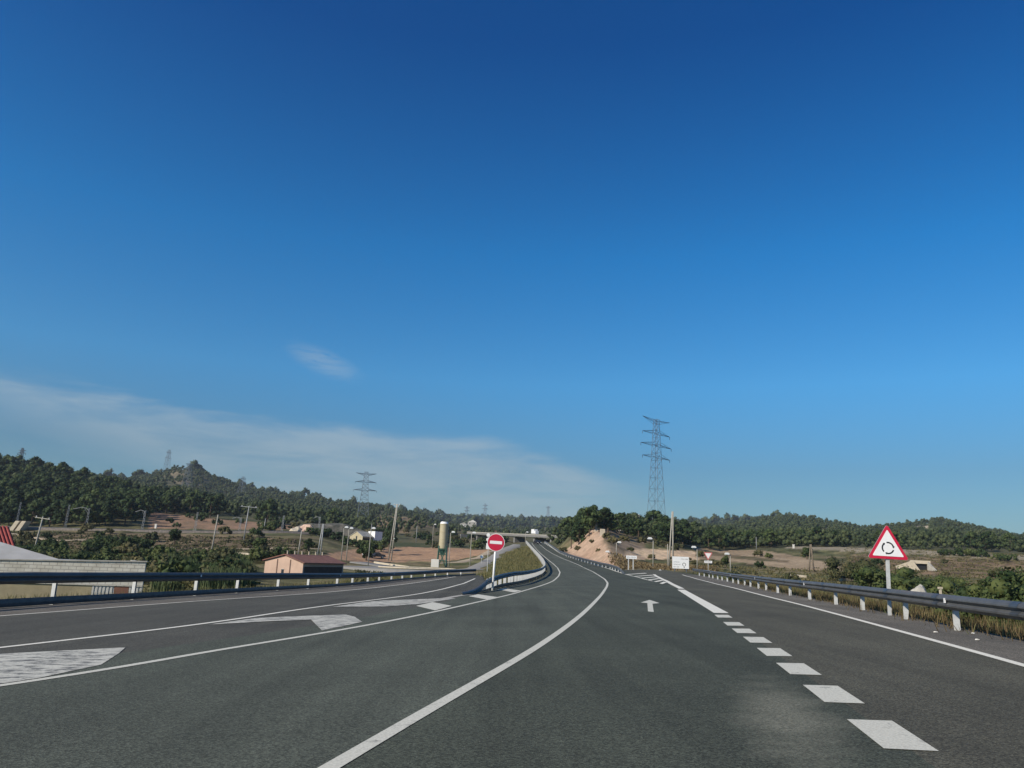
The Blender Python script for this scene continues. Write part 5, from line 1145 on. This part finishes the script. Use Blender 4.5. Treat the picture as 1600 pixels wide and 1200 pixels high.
LP = [lowproto(s, 7.4, 4.0, 8, 30, .33) for s in range(5)]; FP = [lowproto(s + 20, 6.0, 4.2, 5, 12, .7) for s in range(4)]
pack('pine_forest', [(x, Z, s) for x, Z, s, t_ in rest], LP, MT['far_pine'], 'pine woods covering the ridges left and right of the valley')
pack('far_forest', far_pts, FP, MT['far_pine'], 'dark wooded ridge closing the valley in the far distance')

# notable single trees
put_pine(1022, 285, 1.5, 'pine at the top of the knoll directly below the tall pylon', None, 1, .8)
def broadleaf(x, Z, ytop, wpx, label, mt='shrub', seed=0, trunk=True):
    b0 = ground(x, Z); h = height_to(b0, ytop); R = wpx * Z / F / 2; r = np.random.default_rng(seed + 50); cs = []; rs = []
    for i in range(30):
        d = r.normal(size=3); d /= np.linalg.norm(d); q_ = r.uniform(.2, .85); cs.append((d[0] * R * q_ * .9, d[1] * R * q_ * .9, h * .54 + d[2] * h * .42 * q_)); rs.append(R * r.uniform(.2, .34))
    rt = empty('broadleaf_tree', b0, label, 'tree'); link('crown', crown_mesh('crown', np.array(cs), np.array(rs), 60, R * .085, r), MT[mt], rt)
    m = MB(); m.bar((0, 0, -.5), (0, 0, h * .55), .2, .12, 7)
    for c in cs[::6]: m.bar((0, 0, h * .3), c, .08, .03, 4)
    m.build('trunk', MT['bark'], rt); return rt
for a in ((921, 205, 785.5, 42, 'tallest pine, broad and dark, on top of the pink cutting', 11), (943, 207, 785, 22, 'narrow dark pine crowning the right side of the tallest pine', 12),
          (950, 214, 802, 34, 'lower broad pine right of the tallest pine', 13), (893, 216, 804, 12, 'small dark pine alone at the left end of the cutting', 14)):
    broadleaf(*a[:5], 'pine', a[5])
broadleaf(272, 168, 820, 29, 'lone round dark tree standing in the brown field below the railway', 'pine', 1)
broadleaf(572, 178, 847, 36, 'round green tree beside the parked cars', 'shrub', 2)
broadleaf(607, 215, 822, 30, 'light green tall tree left of the concrete A-shaped pole', 'reed', 3)
broadleaf(482, 165, 838, 22, 'dark conical bushy tree behind the pink farmhouse', 'pine', 4)
broadleaf(404, 150, 836, 34, 'dark spreading bushy tree behind the shrubs left of the farmhouse', 'pine', 5)
broadleaf(1261, 205, 853, 24, 'dark bushy tree in front of the gravel embankment beside the twin post', 'shrub', 6)
broadleaf(1134, 160, 866, 18, 'dark round bush on the right beyond the give way sign', 'shrub', 7)
SHR = [shrub_proto(s, 2.3, 1.8) for s in (1, 2, 3, 4)]; RD = [reed_proto(s) for s in (1, 2)]
SHF = [shrub_proto(s + 9, 2.3, 1.8, .075, 16, 130) for s in range(3)]
def put_shrub(x, Z, s, label, group, mt='shrub', me=None, sz=1, cat='shrub', sink=0):
    me = me or SHR[random.randrange(4)]; b0 = ground(x, Z)
    me2 = VM.get((me.name, mt))
    if me2 is None:
        me2 = me.copy(); me2.materials.clear(); me2.materials.append(MT[mt]); VM[(me.name, mt)] = me2
    o = link('shrub' if 'reed' not in mt else 'reed_clump', me2); o.location = b0 - np.array([0, 0, sink]); o.scale = (s, s, s * sz); o.rotation_euler = (0, 0, random.uniform(0, 6.28))
    return setp(o, label, cat, group)
VM = {}
r_ = random.Random(11); cnt = 0
for x, Z in grid_pts(62, 138, 20, 560, 5.2, r_):
    if Z < np.interp(x, [0, 230, 240, 400, 560], [78, 78, 62, 66, 118]): continue
    if x > 385 and Z < 130: continue
    if x > 500 and Z < 150: continue
    if r_.random() < .12: continue
    k = r_.random()
    if k < .22: put_shrub(x, Z, r_.uniform(.55, .85), 'clump of tall light green reeds in the belt of greenery behind the left guardrail', 'reeds and shrubs of the left valley', 'reed', RD[r_.randrange(2)], cat='reeds')
    else: put_shrub(x, Z, r_.uniform(1.0, 1.6), 'leafy green shrub in the belt of greenery behind the left guardrail', 'reeds and shrubs of the left valley', 'shrub' if k < .8 else 'olive')
for x, Z in grid_pts(140, 206, -40, 500, 13, r_):
    if r_.random() < .5 or 240 < x < 305: continue
    put_shrub(x, Z, r_.uniform(.6, 1.3), 'dull shrub on the brown slope below the railway', 'shrubs below the railway', 'olive' if r_.random() < .5 else 'pine')
for x, Z in grid_pts(195, 235, 100, 250, 6, r_):
    pass
for i in range(14): put_shrub(150 + i * 5.8 + r_.uniform(-2, 2), 152 + r_.uniform(-4, 4), r_.uniform(.9, 1.4), 'dark shrub in the hedge row below the railway, left of the lone tree', 'dark hedge row', 'pine')
for x, Z in grid_pts(205, 420, 430, 860, 14, r_):
    if (500 < x < 775 and Z < 262) or (540 < x < 580 and Z < 240) or x > np.interp(Z, [205, 420], [770, 800]) or r_.random() < .25: continue
    put_shrub(x, Z, r_.uniform(.9, 2.0), 'scrubby bush on the slopes beyond the brown field', 'scrub beyond the brown field', r_.choice(['shrub', 'olive', 'pine']))
for x, Z in grid_pts(240, 300, 235, 500, 12, r_):
    if r_.random() < .45: continue
    put_shrub(x, Z, r_.uniform(.6, 1.3), 'bush on the pinkish terraces above the railway', 'bushes on the terraces', r_.choice(['olive', 'pine']))
for x, Z in grid_pts(80, 240, 1110, 1700, 15, r_):
    if r_.random() < .62 or (1395 < x < 1452 and 120 < Z < 185): continue
    put_shrub(x, Z, r_.uniform(.5, 1.1), 'low dull bush scattered over the brown valley floor on the right', 'bushes of the right valley', r_.choice(['olive', 'olive', 'shrub']))
for x, Z, s in ((880, 205, .8), (903, 196, .7), (948, 178, .8), (960, 172, 1.0), (975, 190, .9), (985, 176, .6), (1002, 214, 1.0), (1030, 216, 1.0), (1060, 215, 1.1), (1092, 205, .9), (1018, 170, .6), (1052, 172, .6), (1110, 175, .7), (925, 186, .5), (935, 165, .4)):
    put_shrub(x, Z, s, 'dry bush on the rim of the earth cutting', 'bushes on the cutting', 'olive')
for x, Z, s_ in ((552, 226, 1.2), (563, 225, 1.3), (573, 224, 1.5), (581, 226, 1.6), (588, 224, 1.7), (545, 224, 1.2), (497, 236, 1.4), (510, 238, 1.6), (526, 238, 1.5), (538, 236, 1.3), (486, 230, 1.3)):
    put_shrub(x, Z, s_, 'bushy shrub in the row between stone house and rock outcrop', 'row by the stone house', 'shrub' if x > 560 else 'pine')
# named bushes on the right
for x, Z, s, sz, lab in ((1388, 92, 2.3, .75, 'dark rounded bush directly behind the post of the triangle sign'), (1372, 98, 1.7, .7, 'dark bush left of the triangle sign post'), (1441, 80, 1.9, .75, 'dark dome-shaped bush in front of the underpass mouth'),
                         (1330, 118, 2.4, .9, 'dull green bush group left of the triangle sign'), (1345, 122, 2.0, .9, 'taller dull bush right in the group left of the triangle sign'),
                         (1484, 108, 1.3, .9, 'small green bush in the brown bank right of the underpass')):
    put_shrub(x, Z, s, lab, None, 'shrub' if 'dull' not in lab else 'olive', SHF[0], sz)
for x, Z, s, sz in ((1545, 52, 1.2, .95), (1575, 50, 1.5, .9), (1602, 47, 1.6, 1.0), (1625, 50, 1.6, 1), (1530, 56, 1.0, .8), (1590, 58, 1.6, .9)):
    put_shrub(x, Z, s, 'green bush in the thicket beyond the guardrail at the right edge', 'thicket at the right edge', 'shrub', SHF[random.randrange(3)], sz)
for x, Z, s, sz in ((1500, 20.5, .42, .9), (1525, 19.2, .50, .8), (1548, 20, .48, .8), (1578, 18.6, .5, .9), (1600, 18, .55, .9), (1470, 23, .35, .8)):
    put_shrub(x, Z, s, 'small dark bush right behind the guardrail posts at the right edge', 'bushes behind the right guardrail', 'shrub', SHF[random.randrange(3)], sz)
for x, Z, s in ((1473, 240, 1.0), (1482, 241, .8), (1500, 238, 1.2), (1512, 239, 1.1), (1521, 238, 1.1), (1532, 237, 1.2), (1538, 236, .9), (1558, 228, .9), (1567, 232, .8), (1571, 224, .9), (1582, 230, .9)):
    put_shrub(x, Z, s * 1.15, 'round olive bush on the rim of the right embankment', 'round bushes on the right embankment', 'shrub')
# grass
def grass(name, pts, h, mt, label, w_=.02, spread=.22, blades=9):
    n_ = len(pts); b0 = np.repeat(np.array(pts), blades, 0); k = len(b0); b0 = b0 + np.stack([rng.normal(0, spread, k), rng.normal(0, spread, k), np.zeros(k)], 1)
    hh_ = h * rng.uniform(.4, 1.15, k); ln = rng.normal(0, .3, (k, 2)) * hh_[:, None]; tip = b0 + np.stack([ln[:, 0], ln[:, 1], hh_], 1); a = rng.uniform(0, 6.28, k); wv = np.stack([np.cos(a), np.sin(a), 0 * a], 1) * w_
    V = np.stack([b0 - wv - [0, 0, .05], b0 + wv - [0, 0, .05], tip], 1).reshape(-1, 3); o = link(name, mesh_np(name, V, np.arange(len(V)).reshape(-1, 3)), MT[mt]); return setp(o, label, 'grass', kind='stuff')
def sample_beside(line, side, z0, z1, o0, o1, n_):
    q = dens(line, .5); d = np.gradient(q, axis=0); d /= np.hypot(d[:, 0], d[:, 1])[:, None]; nn = np.stack([d[:, 1], -d[:, 0]], 1) * side
    ok = np.where((q[:, 1] > z0) & (q[:, 1] < z1))[0]; i = rng.choice(ok, n_); off = rng.uniform(o0, o1, n_); p = q[i] + nn[i] * off[:, None] + rng.normal(0, .2, (n_, 2)); out = []
    for X, Z in p:
        g = ground(800 + F * X / Z, Z); out.append(g)
    return out
def ground_near(X, Z):                 # drop to terrain at plan position (X, Z)
    return ground(800 + F * X / Z, Z)
grass('dry_grass', sample_beside(rail_R, 1, 11, 60, .30, 5, 3000), .34, 'drygrass', 'dry brown grass growing behind the right guardrail', .014)
grass('verge_grass', sample_beside(rail_R, 1, 11, 60, .5, 7, 2600), .4, 'grass', 'green and straw grass on the bank behind the right guardrail', .014)
grass('verge_grass', sample_beside(rail_L, -1, 24, 80, 1.3, 8, 2300), .36, 'grass', 'green and yellow grass behind the left guardrail', .025)
gp = []
for _ in range(5200):
    x_ = random.uniform(757, 850); Z_ = random.uniform(62, 250)
    if x_ < np.interp(Z_, [62, 92, 170, 250], [795, 757, 775, 812]) : continue
    X_ = (x_ - 800) / F * Z_
    if X_ > f_seamL(np.array([Z_]))[0] - .3: continue
    if Z_ < 93 and X_ < f_rampR(np.array([Z_]))[0] + .2: continue
    gp.append(ground(x_, Z_))
grass('island_grass', gp, .55, 'grass', 'yellow green grass covering the island slope behind the red sign', .05, .5, 8)
# small white litter and stones on the shoulders
r_ = random.Random(5)
for x_, y_, lab in ((1462, 989, 'pale stone on the shoulder between two guardrail posts'), (1520, 991, 'flat pale stone on the right shoulder'), (1527, 1001, 'small pale pebble on the right shoulder near the edge line'), (190, 938, 'white scrap lying at the foot of the left guardrail')):
    Z_ = float(Zof(y_)); X_ = (x_ - 800) / F * Z_; bm = bmesh.new(); bmesh.ops.create_icosphere(bm, subdivisions=2, radius=.03)
    for v in bm.verts: v.co = Vector((v.co.x * 1.5, v.co.y, v.co.z * .5)) * r_.uniform(.85, 1.15)
    me = bpy.data.meshes.new('stone'); bm.to_mesh(me); bm.free(); o = link('stone', me, WW); o.location = S(np.array(X_), np.array(Z_), .02); setp(o, lab, 'stone')
# low tufts and stones strewn over the valley floors
def strew(name, n_, x0, x1, z0, z1, mt, label, size, keep=lambda x, Z: True):
    r = random.Random(n_); Vs = []; k = 0
    while k < n_:
        Z = math.sqrt(r.uniform(z0 * z0, z1 * z1)); x = r.uniform(x0, x1)
        if not keep(x, Z): k += 1; continue
        g = ground(x, Z); k += 1
        for _ in range(7):
            c = g + np.array([r.gauss(0, .35), r.gauss(0, .35), 0]); a = r.uniform(0, 6.28); w_ = size * r.uniform(.4, 1); h = size * r.uniform(.6, 1.5)
            Vs += [c + [math.cos(a) * w_, math.sin(a) * w_, -.05], c - [math.cos(a) * w_, math.sin(a) * w_, .05], c + [r.gauss(0, .2), r.gauss(0, .2), h]]
    setp(link(name, mesh_np(name, np.array(Vs), np.arange(len(Vs)).reshape(-1, 3)), MT[mt]), label, 'low scrub', kind='stuff')
kl = lambda x, Z: not (490 < x < 780 and Z > 130) and not (x > 395 and x < 560 and Z < 135)
strew('low_scrub', 3000, 0, 600, 60, 200, 'olive', 'low dry scrub covering the slope below the railway', .3, kl)
offroad = lambda x, Z: Z > 122 or (x - 800) / F * Z > f_railR(np.array([Z]))[0] + 1.2
strew('low_scrub', 3200, 1090, 1680, 55, 262, 'olive', 'low dry scrub covering the valley floor on the right', .27, lambda x, Z: offroad(x, Z) and not (1080 < x < 1320 and Z > 170))
strew('low_scrub', 650, 940, 1120, 122, 152, 'drygrass', 'dry weeds on the ground behind the signs and lamps', .3, lambda x, Z: x > np.interp(Z, [124, 140, 215], [975, 955, 945]))
HAZE = True
if HAZE:
    m = bpy.data.materials.new('haze'); m.use_nodes = True; t = m.node_tree; t.nodes.clear(); pv = t.nodes.new('ShaderNodeVolumePrincipled'); ou = t.nodes.new('ShaderNodeOutputMaterial')
    pv.inputs['Color'].default_value = (.80, .88, 1, 1); pv.inputs['Density'].default_value = .00012; pv.inputs['Anisotropy'].default_value = .2; t.links.new(pv.outputs[0], ou.inputs['Volume'])
    b_ = MB(); b_.box(-9500, 9500, -9500, 9500, -16, 165); o = b_.build('haze', m); o['kind'] = 'stuff'
print('ALLTRIS', sum(len(m.polygons) for m in bpy.data.meshes)); bpy.context.view_layer.update(); print('TRIS', sum(len(o.data.polygons) for o in SC.objects if o.type=='MESH' and o.get('kind')=='stuff')); print('TOPS', max((o.matrix_world @ Vector(c)).z for o in SC.objects if o.type=='MESH' and o.name!='haze' for c in o.bound_box))
